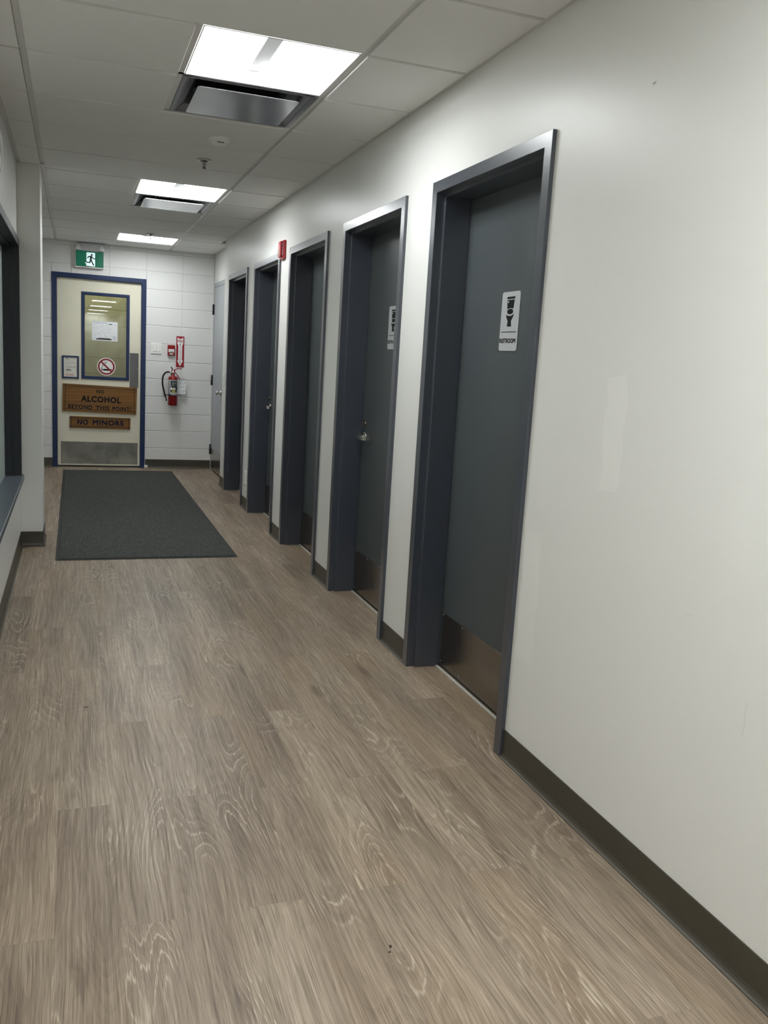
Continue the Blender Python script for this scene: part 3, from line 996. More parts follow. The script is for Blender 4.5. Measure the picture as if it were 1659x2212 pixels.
# ================================================================== CEILING LIGHTS
RD = 0.0638                                     # recess depth
CX = XG - T / 2
def make_light():
    yc = Y0 + T / 2
    e = empty('ceiling_light', (CX, yc, H))
    a0, a1, c0, c1 = XG - T + 0.013, XG - 0.0125, Y0 + 0.012, Y0 + T - 0.012
    zb = H + 0.006
    # thin lip and the four walls of the housing
    b = MB()
    lip = 0.005
    b.box(a0, a0 + lip, c0, c1, zb, zb + 0.002).box(a1 - lip, a1, c0, c1, zb, zb + 0.002)
    b.box(a0, a1, c0, c0 + lip, zb, zb + 0.002).box(a0, a1, c1 - lip, c1, zb, zb + 0.002)
    build('trim_lip', b, 'white_enamel', e)
    zt = H + RD
    t = 0.002
    build('housing', MB().box(a0, a1, c0, c1, zt + 0.004, zt + 0.008), 'white_enamel', e)
    def sheet(q, toward):
        return fix_normals(MB().add(q, [(0, 1, 2, 3)]), toward)
    mid = (CX, yc, (zb + zt) / 2)
    for q in ([(a0 + t, c0, zb), (a0 + t, c1, zb), (a0 + t, c1, zt), (a0 + t, c0, zt)], [(a1 - t, c0, zb), (a1 - t, c1, zb), (a1 - t, c1, zt), (a1 - t, c0, zt)],
              [(a0, c0 + t, zb), (a1, c0 + t, zb), (a1, c0 + t, zt), (a0, c0 + t, zt)], [(a0, c1 - t, zb), (a1, c1 - t, zb), (a1, c1 - t, zt), (a0, c1 - t, zt)]):
        build('glowing_side', sheet(q, mid), 'side_glow', e)  # inner housing wall with added glow, not a lens
    bw = 0.0305
    for u0, u1 in ((a0 + t, CX - bw), (CX + bw, a1 - t)):
        build('lens', sheet([(u0, c0 + t, zt), (u1, c0 + t, zt), (u1, c1 - t, zt), (u0, c1 - t, zt)], (CX, yc, 0)), 'lens', e)
    build('centre_bar', MB().bbox(CX - bw, CX + bw, c0 + t, c1 - t, zt - 0.004, zt + 0.003, 0.001, 1), 'bar_grey', e)
    # tapered grey piece below the bar's end, against the far wall
    b = MB()
    yy = c1 - t
    b.add([(CX - bw, yy, zt - 0.004), (CX + bw, yy, zt - 0.004), (CX + bw * .55, yy, zt - 0.044), (CX - bw * .55, yy, zt - 0.044),
           (CX - bw, yy - 0.003, zt - 0.004), (CX + bw, yy - 0.003, zt - 0.004), (CX + bw * .55, yy - 0.002, zt - 0.044), (CX - bw * .55, yy - 0.002, zt - 0.044)],
          [(0, 1, 2, 3), (7, 6, 5, 4), (0, 4, 5, 1), (1, 5, 6, 2), (2, 6, 7, 3), (3, 7, 4, 0)])
    build('bar_end_piece', b, 'bar_grey', e)
    return e
lt = make_light()
LIGHT_LABELS = {0: 'nearest and largest square ceiling light, in front of the first air diffuser',
                5: 'second square ceiling light, in front of the whiter air diffuser',
                10: 'farthest square ceiling light, just before the block wall',
                -5: 'square ceiling light almost overhead of the viewer', -10: 'first square ceiling light behind the viewer',
                -15: 'second square ceiling light behind the viewer', -20: 'third square ceiling light behind the viewer',
                -25: 'last square ceiling light far behind the viewer'}
for k in LIGHT_ROWS:
    o = lt if k == 0 else copy_tree(lt, None, (CX, Y0 + (k + .5) * T, H))
    tag(o, LIGHT_LABELS[k], 'ceiling light', 'square recessed ceiling lights')
    for c in o.children:                        # output set per fixture to balance brightness along the corridor
        base = c.name.split('.')[0]
        if base in ('lens', 'glowing_side'):
            nm = ('lens' if base == 'lens' else 'side_glow') + '_%d' % k
            if nm not in MATS:
                m_ = MATS['lens' if base == 'lens' else 'side_glow'].copy()
                m_.cycles.emission_sampling = 'FRONT'
                m_.node_tree.nodes['Principled BSDF'].inputs['Emission Strength'].default_value *= LAMP_OUTPUT.get(k, 1.0)
                MATS[nm] = m_
            c.material_slots[0].link = 'OBJECT'
            c.material_slots[0].material = MATS[nm]

# ================================================================== AIR DIFFUSERS
def make_diffuser():
    yc = Y0 + 1.5 * T
    e = empty('air_diffuser', (CX, yc, H))
    s = T / 2 - 0.0125
    # pan: flat border, then a curved bell rising to the neck
    prof = [(s, H + 0.006), (s - 0.018, H + 0.006), (s - 0.030, H + 0.010), (s - 0.060, H + 0.034), (s - 0.085, H + 0.068), (s - 0.10, H + 0.10), (0.0, H + 0.10)]
    vs, fs = [], []
    for r, z in prof[:-1]:
        vs += [(CX - r, yc - r, z), (CX + r, yc - r, z), (CX + r, yc + r, z), (CX - r, yc + r, z)]
    for i in range(len(prof) - 2):
        for j in range(4):
            fs.append((i * 4 + j, (i + 1) * 4 + j, (i + 1) * 4 + (j + 1) % 4, i * 4 + (j + 1) % 4))
    build('pan', MB().add(vs, fs), 'diffuser_metal', e)
    nr = s - 0.10
    build('neck', MB().box(CX - nr, CX + nr, yc - nr, yc + nr, H + 0.10, H + 0.104), 'black', e)
    p = 0.2235
    bm = bmesh.new()
    pts = rrect(CX - p, CX + p, yc - p, yc + p, 0.012, 5)
    mb = MB().plate(pts, (Vector((0, 0, H - 0.004)), UX, UY, -UZ), 0.001, 0.004)
    build('plaque', mb, 'plaque_metal', e)
    for dx in (-1, 1):
        build('hanger', MB().tube([(CX + dx * 0.12, yc, H + 0.006), (CX + dx * 0.12, yc, H + 0.10)], 0.004, 8), 'diffuser_metal', e)
    return e
df = make_diffuser()
DL = {1: 'glossy metal air diffuser just beyond the nearest ceiling light', 6: 'whiter metal air diffuser just beyond the second ceiling light', -4: 'metal air diffuser overhead near the viewer'}
for k in DIFF_ROWS:
    o = df if k == 1 else copy_tree(df, None, (CX, Y0 + (k + .5) * T, H))
    tag(o, DL[k], 'air diffuser', 'square plaque air diffusers')

# ================================================================== SMOKE DETECTOR, SPRINKLERS
e = empty('smoke_detector', (0.735, 4.925, H))
tag(e, 'round white smoke detector on the tile beyond the first diffuser', 'smoke detector')
build('base', MB().lathe([(0.0, 0.0), (0.058, 0.0), (0.058, -0.008), (0.054, -0.012), (0.0, -0.012)], (0.735, 4.925, H), 'z', 32), 'white_enamel', e)
build('dome', MB().lathe([(0.050, -0.012), (0.047, -0.019), (0.036, -0.027), (0.030, -0.032), (0.022, -0.034), (0.0, -0.034)], (0.735, 4.925, H), 'z', 32), 'white_enamel', e)
build('vent_slot', MB().bbox(0.717, 0.753, 4.883, 4.889, H - 0.029, H - 0.022, 0.001, 1), 'print_grey', e)
def sprinkler(x, y, label):
    e = empty('sprinkler_head', (x, y, H))
    tag(e, label, 'sprinkler', 'pendent sprinkler heads')
    build('escutcheon', MB().lathe([(0.0, -0.002), (0.016, -0.002), (0.024, -0.008), (0.037, -0.011), (0.041, -0.008), (0.042, 0.0)], (x, y, H), 'z', 28), 'chrome', e)
    build('body', MB().lathe([(0.007, 0.0), (0.007, -0.020), (0.005, -0.024), (0.0035, -0.05), (0.0, -0.05)], (x, y, H), 'z', 14), 'dark_steel', e)
    for sg in (-1, 1):
        build('frame_arm', MB().tube([(x + sg * 0.008, y, H - 0.02), (x + sg * 0.011, y, H - 0.034), (x + sg * 0.003, y, H - 0.05)], 0.002, 6), 'dark_steel', e)
    build('deflector', MB().lathe([(0.0, -0.052), (0.012, -0.052), (0.012, -0.050), (0.0, -0.050)], (x, y, H), 'z', 16), 'dark_steel', e)
sprinkler(0.732, 5.49, 'larger sprinkler head hanging between the first and second ceiling lights')
sprinkler(0.716, 9.20, 'tiny far sprinkler head just in front of the farthest ceiling light')

# ================================================================== EXIT SIGN (with twin lamp heads)
EX0, EX1, EZ0, EZ1 = 0.0150, 0.3178, 2.2385, 2.4225
e = empty('exit_sign', ((EX0 + EX1) / 2, YB, EZ0))
tag(e, 'green running man exit sign with two emergency lamps above the blue door frame', 'exit sign')
build('housing', MB().bbox(EX0, EX1, YB - 0.050, YB - 0.001, EZ0, EZ1, 0.004, 2), 'white_enamel', e)
build('lamp_base', MB().bbox(EX0 + 0.052, EX1 + 0.002, YB - 0.052, YB - 0.001, EZ1, 2.5070, 0.004, 2), 'bar_grey', e)
fr = (Vector((EX0, YB - 0.050, EZ0)), UX, UZ, -UY)
W_, H_ = EX1 - EX0, EZ1 - EZ0
build('border', MB().plate(rect(0.006, W_ - 0.005, 0.011, H_ - 0.004), fr, 0.0, 0.0012), 'exit_dark', e)
build('green_panel', MB().plate(rect(0.0095, W_ - 0.0085, 0.0155, H_ - 0.0085), fr, 0.0012, 0.0022), 'exit_green', e)
P = lambda u, v: (0.0095 + u * (W_ - 0.018), 0.0155 + (1 - v) * (H_ - 0.024))
mb = MB()
mb.plate([P(.378, .06), P(.695, .06), P(.695, .90), P(.36, .955), P(.385, .80), P(.378, .70)], fr, 0.0022, 0.0028)
mb.plate([P(.32, .74), P(.36, .68), P(.40, .70), P(.40, .80), P(.34, .82)], fr, 0.0022, 0.0028)
mb.plate([P(.36, .955), P(.50, .93), P(.695, .90), P(.695, .955), P(.66, .99)], fr, 0.0022, 0.0028)
door = build('doorway_symbol', mb, 'exit_white', e)
mb = MB()
mb.plate(ell(P(.575, .21)[0], P(.575, .21)[1], 0.0105, 0.0105, 20), fr, 0.0028, 0.0034)
LAY = 0.0
for a, c, w_ in (((.545, .33), (.535, .55), .021), ((.46, .325), (.575, .325), .012), ((.465, .32), (.415, .44), .010),
                 ((.575, .325), (.635, .46), .011), ((.63, .455), (.695, .465), .010), ((.535, .52), (.495, .74), .014),
                 ((.50, .735), (.355, .72), .012), ((.54, .52), (.635, .885), .014)):
    LAY += 0.00004                      # each limb lies a hair above the last
    mb.plate(stroke(P(*a), P(*c), w_), fr, 0.0028, 0.0034 + LAY)
    for q in (a, c):
        LAY += 0.00004
        mb.plate(ell(P(*q)[0], P(*q)[1], w_ / 2, w_ / 2, 12), fr, 0.0028, 0.0034 + LAY)
build('running_man_symbol', mb, 'exit_dark', e)
for cx in (EX0 + 0.030, EX1 - 0.022):
    hd = MB()
    z0 = 2.4260
    top = 2.500
    for i, (r, z, yy) in enumerate(((0.018, top, -0.030), (0.022, top - 0.03, -0.040), (0.034, z0 + 0.006, -0.062), (0.035, z0, -0.066))):
        for k in range(20):
            q = 2 * math.pi * k / 20
            hd.v.append((cx + r * math.cos(q), YB + yy + r * math.sin(q) * 0.9, z))
    for i in range(3):
        for k in range(20):
            hd.f.append((i * 20 + k, i * 20 + (k + 1) % 20, (i + 1) * 20 + (k + 1) % 20, (i + 1) * 20 + k))
            hd.sm.append(True)
    hd.f.append(tuple(range(19, -1, -1))); hd.sm.append(False)
    lh = build('lamp_head', hd, 'white_enamel', e)
    build('lamp_lens', MB().lathe([(0.0, -0.004), (0.026, -0.002), (0.032, 0.0005), (0.0, 0.0005)], (cx, YB - 0.066, z0), 'z', 20), 'lamp_glass', lh)
build('test_button', MB().bbox(EX0 + 0.13, EX0 + 0.146, YB - 0.0535, YB - 0.051, 2.480, 2.4835, 0.0005, 1), 'print_dark', e)

# ================================================================== SIGNS ON THE FAR DOOR
def rot_frame(x, z, deg, off):
    a = math.radians(deg)
    u = Vector((math.cos(a), 0, math.sin(a)))
    v = Vector((-math.sin(a), 0, math.cos(a)))
    return (Vector((x, LF - off, z)), u, v, -UY)
def wood_sign(x, z, w, h, deg, label, lines, gv, gh):
    fr = rot_frame(x, z, deg, 0.0005)
    e = empty('wooden_sign', (x, LF, z - h / 2))
    tag(e, label, 'sign')
    th = 0.016
    bm_ = MB().plate(rect(-w / 2, w / 2, -h / 2, h / 2), fr, 0.0, th)
    build('board', bm_, 'sign_wood', e)
    for u in (-w / 2 + gv, w / 2 - gv):
        build('groove', MB().plate(rect(u - 0.003, u + 0.003, -h / 2, h / 2), fr, th, th + 0.0005), 'groove', e)
    for v in (-h / 2 + gh[1], h / 2 - gh[0]):
        build('groove', MB().plate(rect(-w / 2, w / 2, v - 0.003, v + 0.003), fr, th, th + 0.0006), 'groove', e)
    for txt, cu, cv, hh, ww, mat, bold, sp in lines:
        # one part for each word; widths in proportion to the letters
        words = txt.split(' ')
        wid = [sum(0.42 if c in 'I/' else 1.35 if c == 'M' else 1.0 for c in q) for q in words]
        gap = 0.75
        tot = sum(wid) + gap * (len(words) - 1)
        x_ = cu - ww / 2
        for q, n_ in zip(words, wid):
            k_ = n_ / tot * ww
            build('lettering', lettering(MB(), q, fr, x_ + k_ / 2, cv, th + 0.0009, hh, k_ * 0.985, bold, sp), mat, e)
            x_ += (n_ + gap) / tot * ww
wood_sign(0.2825, 0.7870, 0.8120, 0.3120, -1.1, 'large wooden sign reading NO ALCOHOL BEYOND THIS POINT on the cream door', [
    ('NO', 0.0, 0.0870, 0.044, 0.084, 'navy_ink', 0.026, 1.12),
    ('ALCOHOL', 0.0100, -0.0020, 0.070, 0.445, 'navy_ink', 0.040, 1.12),
    ('BEYOND THIS POINT/', 0.0020, -0.0985, 0.047, 0.700, 'navy_ink', 0.026, 1.12)], 0.0285, (0.026, 0.030))
wood_sign(0.2850, 0.5155, 0.6700, 0.1330, -0.25, 'small wooden sign reading NO MINORS below the larger wooden sign', [
    ('NO MINORS', 0.004, 0.0020, 0.062, 0.512, 'blue_ink', 0.034, 1.12)], 0.020, (0.020, 0.020))

# framed notice
fr = (Vector((-0.0380, LF - 0.0005, 1.1360)), UX, UZ, -UY)
e = empty('framed_notice', (-0.0380, LF, 1.009))
tag(e, 'small navy framed paper notice left of the door window', 'notice')
fw_, fh_ = 0.0905, 0.1275
mb = MB()
for r in (rect(-fw_, fw_, fh_ - 0.017, fh_), rect(-fw_, fw_, -fh_, -fh_ + 0.019), rect(-fw_, -fw_ + 0.019, -fh_ + 0.019, fh_ - 0.017), rect(fw_ - 0.018, fw_, -fh_ + 0.019, fh_ - 0.017)):
    mb.plate(r, fr, 0.0, 0.012)
build('frame', mb, 'navy_paint', e)
build('paper', MB().plate(rect(-fw_ + 0.017, fw_ - 0.016, -fh_ + 0.017, fh_ - 0.015), fr, 0.0, 0.004), 'paper_warm', e)
for u0, u1, v, hh in ((-.045, -.030, .098, .010), (-.048, .006, -.032, .009)):
    build('print_black', MB().plate(rect(u0, u1, v - hh / 2, v + hh / 2), fr, 0.004, 0.0044), 'ink', e)
mb = MB()
random.seed(3)
for u0, u1, v, hh in ((-.028, -.012, .096, .004), (-.055, -.014, .082, .004), (-.055, .04, .066, .003), (-.055, .055, .044, .006), (-.055, .0, .024, .003), (-.055, .058, .012, .003), (-.055, .058, .002, .003),
                      (-.055, .058, -.006, .004), (-.052, -.012, -.021, .003), (-.05, .016, -.047, .003), (-.05, -.02, -.056, .003)):
    u = u0
    while u < u1:
        l = random.uniform(0.006, 0.018)
        mb.plate(rect(u, min(u + l, u1), v - hh / 2, v + hh / 2), fr, 0.004, 0.0043)
        u += l + 0.0025
build('print_text', mb, 'print_grey', e)['kind'] = 'stuff'
build('print_footer', MB().plate(rect(-0.056, 0.036, -0.100, -0.074), fr, 0.004, 0.0042), 'print_pink', e)

# floor-plan map taped to the pane
fr = (Vector((0.1905, LF + 0.012 - 0.0005, 1.4520)), UX, UZ, -UY)
e = empty('floor_plan', (0.33, LF + 0.012, 1.452))
tag(e, 'white floor plan sheet taped to the middle of the door window', 'map')
MW, MH = 0.279, 0.217
build('paper', MB().plate(rect(0, MW, 0, MH), fr, 0.0, 0.0006), 'paper', e)
Q = lambda u, v: (u * MW, (1 - v) * MH)
mb = MB()
def pline(mb, pts, w_, d0=0.0006, d1=0.0009):
    for a, c in zip(pts, pts[1:]):
        mb.plate(stroke(Q(*a), Q(*c), w_), fr, d0, d1)
for pts in ([(.04, .36), (.30, .36), (.32, .28), (.44, .28), (.44, .10)], [(.07, .66), (.20, .58), (.40, .52), (.46, .57)], [(.07, .66), (.10, .74), (.16, .93)], [(.10, .74), (.30, .66), (.42, .60)],
            [(.52, .60), (.66, .60), (.78, .61), (.91, .62)], [(.66, .60), (.66, .34)], [(.70, .60), (.70, .34)], [(.91, .62), (.91, .82), (.78, .82)], [(.78, .62), (.78, .95)],
            [(.46, .57), (.50, .72), (.56, .78), (.66, .80), (.66, .92), (.44, .90)], [(.48, .44), (.56, .44)], [(.48, .28), (.48, .44)], [(.96, .12), (.96, .95)], [(.16, .93), (.26, .89), (.44, .90)],
            [(.56, .30), (.60, .42)]):
    pline(mb, pts, 0.0016)
for c in ((.41, .40, .05), (.80, .42, .07)):
    pts = [(c[0] + c[2] * math.cos(t * math.pi / 8), c[1] + c[2] * 1.4 * math.sin(t * math.pi / 8)) for t in range(17)]
    pline(mb, pts, 0.0012)
build('plan_lines', mb, 'print_light', e)['kind'] = 'stuff'
mb = MB()
for u0, u1, v0, v1 in ((.65, .80, .115, .155), (.17, .77, .885, .955), (.26, .70, .86, .885)):
    mb.plate([Q(u0, v1), Q(u1, v1), Q(u1, v0), Q(u0, v0)], fr, 0.0006, 0.0010)
build('plan_titles', mb, 'print_dark', e)['kind'] = 'stuff'
mb = MB()
for u0, u1, v0, v1 in ((.04, .62, .035, .06), (.04, .62, .07, .11), (.82, .95, .72, .96), (.90, .95, .12, .2)):
    mb.plate([Q(u0, v1), Q(u1, v1), Q(u1, v0), Q(u0, v0)], fr, 0.0006, 0.0008)
for u, v in ((.38, .52), (.57, .18), (.52, .74), (.56, .78), (.28, .65), (.34, .77), (.70, .82), (.58, .56), (.22, .12), (.62, .27), (.7, .3), (.08, .90)):
    mb.plate([Q(u - .04, v + .014), Q(u + .03, v + .014), Q(u + .03, v - .014), Q(u - .04, v - .014)], fr, 0.0006, 0.0008)
build('plan_notes', mb, 'print_blue', e)['kind'] = 'stuff'

# no-smoking sticker
fr = (Vector((0.3495, LF + 0.012 - 0.0005, 1.1610)), UX, UZ, -UY)
e = empty('no_smoking_sticker', (0.3495, LF + 0.012, 1.06))
tag(e, 'round red and white no smoking sticker low on the door window', 'sticker')
build('disc', MB().plate(ell(0, 0, 0.1010, 0.1010, 48), fr, 0.0, 0.0006), 'sign_white', e)
def ring(mb, fr, r0, r1, d0, d1, k=48):
    for i in range(k):
        a, c = 2 * math.pi * i / k, 2 * math.pi * (i + 1) / k
        mb.plate([(r0 * math.cos(a), r0 * math.sin(a)), (r1 * math.cos(a), r1 * math.sin(a)), (r1 * math.cos(c), r1 * math.sin(c)), (r0 * math.cos(c), r0 * math.sin(c))], fr, d0, d1)
    return mb
mb = MB()
mb.plate(rect(-0.034, 0.058, -0.046, -0.026), fr, 0.0006, 0.0009)
build('cigarette_symbol', mb, 'ink', e)
mb = MB()
for pts in ([(-.050, -.040), (-.052, -.015), (-.040, .005), (-.036, .035)], [(-.030, .010), (-.020, .025), (-.006, .040), (.008, .055)], [(-.022, .045), (-.014, .058)]):
    for a, c in zip(pts, pts[1:]):
        mb.plate(stroke(a, c, 0.006), fr, 0.0006, 0.0008)
mb.plate(rect(-0.050, -0.040, -0.046, -0.026), fr, 0.0006, 0.0008)
build('smoke_symbol', mb, 'print_dark', e)['kind'] = 'stuff'
mb = ring(MB(), fr, 0.0735, 0.0920, 0.0009, 0.0013)
mb.plate(stroke((-0.058, 0.055), (0.058, -0.055), 0.019), fr, 0.0009, 0.00135)
build('prohibition_ring', mb, 'prohibit_red', e)

# ================================================================== THINGS ON THE FAR BLOCK WALL
# double switch
e = empty('light_switch', (0.8995, YB, 1.339))
tag(e, 'double white rocker light switch right of the blue door frame', 'light switch')
build('plate', MB().bbox(0.8395, 0.9595, YB - 0.009, YB, 1.3390, 1.4622, 0.003, 2), 'switch_white', e)
for x0 in (0.8650, 0.9050):
    r = build('rocker', MB().bbox(x0, x0 + 0.032, YB - 0.013, YB - 0.007, 1.3670, 1.4350, 0.002, 2), 'switch_white', e)
    mb = MB()
    for a, c, z0, z1 in ((x0 - .0016, x0, 1.3655, 1.4365), (x0 + .032, x0 + .0336, 1.3655, 1.4365), (x0, x0 + .032, 1.3655, 1.367), (x0, x0 + .032, 1.435, 1.4365)):
        mb.box(a, c, YB - 0.0094, YB - 0.008, z0, z1)
    build('rocker_gap', mb, 'switch_line', r)
# pull station
e = empty('fire_pull_station', (1.0695, YB, 1.331))
tag(e, 'small red fire alarm pull station between the switch and the arrow sign', 'fire alarm')
build('body', MB().bbox(1.0280, 1.1110, YB - 0.032, YB, 1.3310, 1.4500, 0.004, 2), 'red_enamel', e)
build('pull_bar', MB().bbox(1.0370, 1.1020, YB - 0.039, YB - 0.031, 1.3660, 1.4020, 0.003, 2), 'sign_white', e)
fr = back_frame(1.0695, 1.384, 0.039)
mb = MB().plate([(-.006, .010), (.006, .010), (0, .002)], fr, 0.0, 0.0005)
mb.plate(rect(-.026, -.010, -.004, .001), fr, 0, 0.0005).plate(rect(.010, .026, -.004, .001), fr, 0, 0.0005).plate(rect(-.014, .014, -.014, -.010), fr, 0, 0.0005)
build('pull_marks', mb, 'ink', e)['kind'] = 'stuff'
build('label_strip', MB().bbox(1.0490, 1.0900, YB - 0.0335, YB - 0.0315, 1.3430, 1.3545, 0.0008, 1), 'sign_white', e)
# arrow sign
AX0, AX1, AZ0, AZ1 = 1.1275, 1.2185, 1.1995, 1.5570
e = empty('fire_extinguisher_sign', ((AX0 + AX1) / 2, YB, AZ0))
tag(e, 'tall red arrow sign reading FIRE EXTINGUISHER above the extinguisher', 'sign')
fr = back_frame((AX0 + AX1) / 2, AZ0, 0.0005)
aw, ah = (AX1 - AX0), (AZ1 - AZ0)
build('panel', MB().plate(rect(-aw / 2, aw / 2, 0, ah), fr, 0.0, 0.003), 'sign_red', e)
mb = MB()
mb.plate([(-.034, ah - .014), (0, ah - .032), (0, ah - .085), (-.034, ah - .085)], fr, 0.003, 0.0035)
mb.plate([(0, ah - .032), (.034, ah - .014), (.034, ah - .085), (0, ah - .085)], fr, 0.003, 0.0035)
mb.plate([(-.034, ah - .085), (.034, ah - .085), (.022, ah - .108), (-.022, ah - .108)], fr, 0.003, 0.0035)
mb.plate(rect(-.022, .022, 0.078, ah - .108), fr, 0.003, 0.0035)
mb.plate([(-.034, .078), (0, .012), (.034, .078)], fr, 0.003, 0.0035)
build('arrow', mb, 'sign_white', e)
build('lettering', lettering(MB(), 'FIRE', fr, 0, ah - 0.056, 0.0039, 0.031, 0.058, 0.02), 'arrow_red', e)
for i, ch in enumerate('EXTINGUISHER'):
    build('lettering', lettering(MB(), ch, fr, 0, ah - 0.090 - i * 0.0198, 0.0039, 0.0135, 0.004 if ch == 'I' else 0.013, 0.03), 'ink', e)

# extinguisher
fx, fy = 1.0890, YB - 0.075
e = empty('fire_extinguisher', (fx, fy, 0.7535))
tag(e, 'red fire extinguisher with a black hose hanging on the far wall', 'fire extinguisher')
rb = 0.0535
build('cylinder', MB().lathe([(0.0, 0.0), (rb - 0.006, 0.0), (rb, 0.006), (rb, 0.322), (rb - 0.003, 0.330), (rb - 0.012, 0.336), (0.024, 0.341), (0.018, 0.344), (0.018, 0.356), (0.0, 0.356)], (fx, fy, 0.7535), 'z', 36), 'red_enamel', e)
def arc_band(z0, z1, a0, a1, r, k=24):
    """patch on the cylinder; angles in degrees, 0 = facing the camera"""
    vs, fs = [], []
    for i in range(k + 1):
        a = math.radians(-90 + a0 + (a1 - a0) * i / k)
        for z in (z0, z1):
            vs.append((fx + r * math.cos(a), fy + r * math.sin(a), z))
    for i in range(k):
        fs.append((2 * i, 2 * i + 2, 2 * i + 3, 2 * i + 1))
    return MB().add(vs, fs, True)
lb = build('tank_label', arc_band(0.872, 1.052, -100, 100, rb + 0.0006, 40), 'tank_label', e)
build('label_field', arc_band(0.986, 1.040, -34, 52, rb + 0.0010), 'label_black', lb)
build('label_field', arc_band(0.912, 0.932, -36, 50, rb + 0.0010), 'label_black', lb)
build('label_field', arc_band(0.936, 0.984, -36, 58, rb + 0.0009), 'label_black', lb)
mb = MB()
for a0, a1, z0, z1 in ((-34, -14, .938, .966), (-10, -2, .938, .958), (2, 14, .938, .964), (18, 26, .938, .962), (-20, 40, 1.004, 1.007), (-20, 40, 1.018, 1.021), (-34, 10, .985, .988)):
    p_ = arc_band(z0, z1, a0, a1, rb + 0.0014, 5)
    mb.add(p_.v, p_.f, True)
build('label_marks', mb, 'label_white', lb)['kind'] = 'stuff'
build('label_emblem', arc_band(0.905, 0.928, -16, 22, rb + 0.0014, 8), 'label_yellow', lb)
mb = MB()
for i in range(9):
    p_ = arc_band(0.885 + i * 0.018, 0.889 + i * 0.018, -78, -50, rb + 0.0012, 4)
    mb.add(p_.v, p_.f, True)
build('label_text', mb, 'print_dark', lb)['kind'] = 'stuff'
build('valve', MB().lathe([(0.015, 0.0), (0.015, 0.018), (0.021, 0.020), (0.021, 0.040), (0.013, 0.044), (0.013, 0.062), (0.0, 0.062)], (fx, fy, 1.1050), 'z', 16).tube([(fx - 0.012, fy, 1.133), (fx - 0.042, fy - 0.004, 1.140)], 0.008, 10), 'chrome', e)
# carrying handle (lower) and squeeze lever (upper)
def ribbon(pts, hw, th):
    """bar along a path in the xz plane, hw wide in y, th thick"""
    mb = MB()
    vs, fs = [], []
    for i, p in enumerate(pts):
        a = Vector((pts[min(i + 1, len(pts) - 1)][0] - pts[max(i - 1, 0)][0], pts[min(i + 1, len(pts) - 1)][1] - pts[max(i - 1, 0)][1]))
        nrm = Vector((-a.y, a.x)).normalized() * th / 2
        for sg in (-1, 1):
            for yy in (-hw, hw):
                vs.append((p[0] + nrm.x * sg, fy + yy, p[1] + nrm.y * sg))
    n = len(pts)
    for i in range(n - 1):
        o_ = i * 4
        for a, c in ((0, 1), (1, 3), (3, 2), (2, 0)):
            fs.append((o_ + a, o_ + c, o_ + 4 + c, o_ + 4 + a))
    fs += [(0, 2, 3, 1), (4 * n - 4, 4 * n - 3, 4 * n - 1, 4 * n - 2)]
    bm = bmesh.new()
    bv = [bm.verts.new(v) for v in vs]
    for f in fs:
        bm.faces.new([bv[i] for i in f])
    return mb.bm(bm)
build('squeeze_lever', ribbon([(fx - 0.012, 1.160), (fx + 0.012, 1.164), (fx + 0.036, 1.178), (fx + 0.066, 1.184), (fx + 0.100, 1.183)], 0.010, 0.009), 'prohibit_red', e)
build('carry_handle', ribbon([(fx - 0.006, 1.146), (fx + 0.022, 1.138), (fx + 0.050, 1.106), (fx + 0.078, 1.060)], 0.010, 0.009), 'prohibit_red', e)
build('lever_pivot', MB().bbox(fx - 0.018, fx + 0.022, fy - 0.012, fy + 0.012, 1.140, 1.168, 0.003, 1), 'prohibit_red', e)
build('pull_pin', ribbon([(fx - 0.004, 1.164), (fx - 0.014, 1.184), (fx - 0.024, 1.200)], 0.008, 0.012), 'hose_black', e)
hose = []
for u, z in ((-0.042, 1.140), (-0.070, 1.140), (-0.095, 1.124), (-0.113, 1.094), (-0.120, 1.050), (-0.119, 1.000), (-0.110, 0.950), (-0.098, 0.905), (-0.090, 0.875), (-0.082, 0.850)):
    hose.append((fx + u, fy - 0.006, z))
hs = build('hose', MB().tube(hose, 0.0098, 12), 'hose_black', e)
build('nozzle', MB().tube([(fx - 0.082, fy - 0.006, 0.852), (fx - 0.074, fy - 0.006, 0.826), (fx - 0.070, fy - 0.006, 0.806)], [0.008, 0.006, 0.010], 12), 'hose_black', hs)
st = build('hose_strap', arc_band(0.868, 0.878, -110, 110, rb + 0.003, 40), 'hose_black', e)
mb = MB().tube([(fx - 0.046, fy - 0.040, 0.874), (fx - 0.075, fy - 0.022, 0.878), (fx - 0.106, fy - 0.008, 0.880)], 0.005, 8)
mb.lathe([(0.006, -0.004), (0.013, -0.004), (0.013, 0.004), (0.006, 0.004), (0.006, -0.004)], (fx - 0.042, fy - 0.050, 0.875), 'y', 16)
build('strap_clip', mb, 'hose_black', st)
build('wall_bracket', MB().bbox(fx - 0.02, fx + 0.02, fy + 0.02, YB, 1.10, 1.135, 0.002, 1), 'black_metal', e)
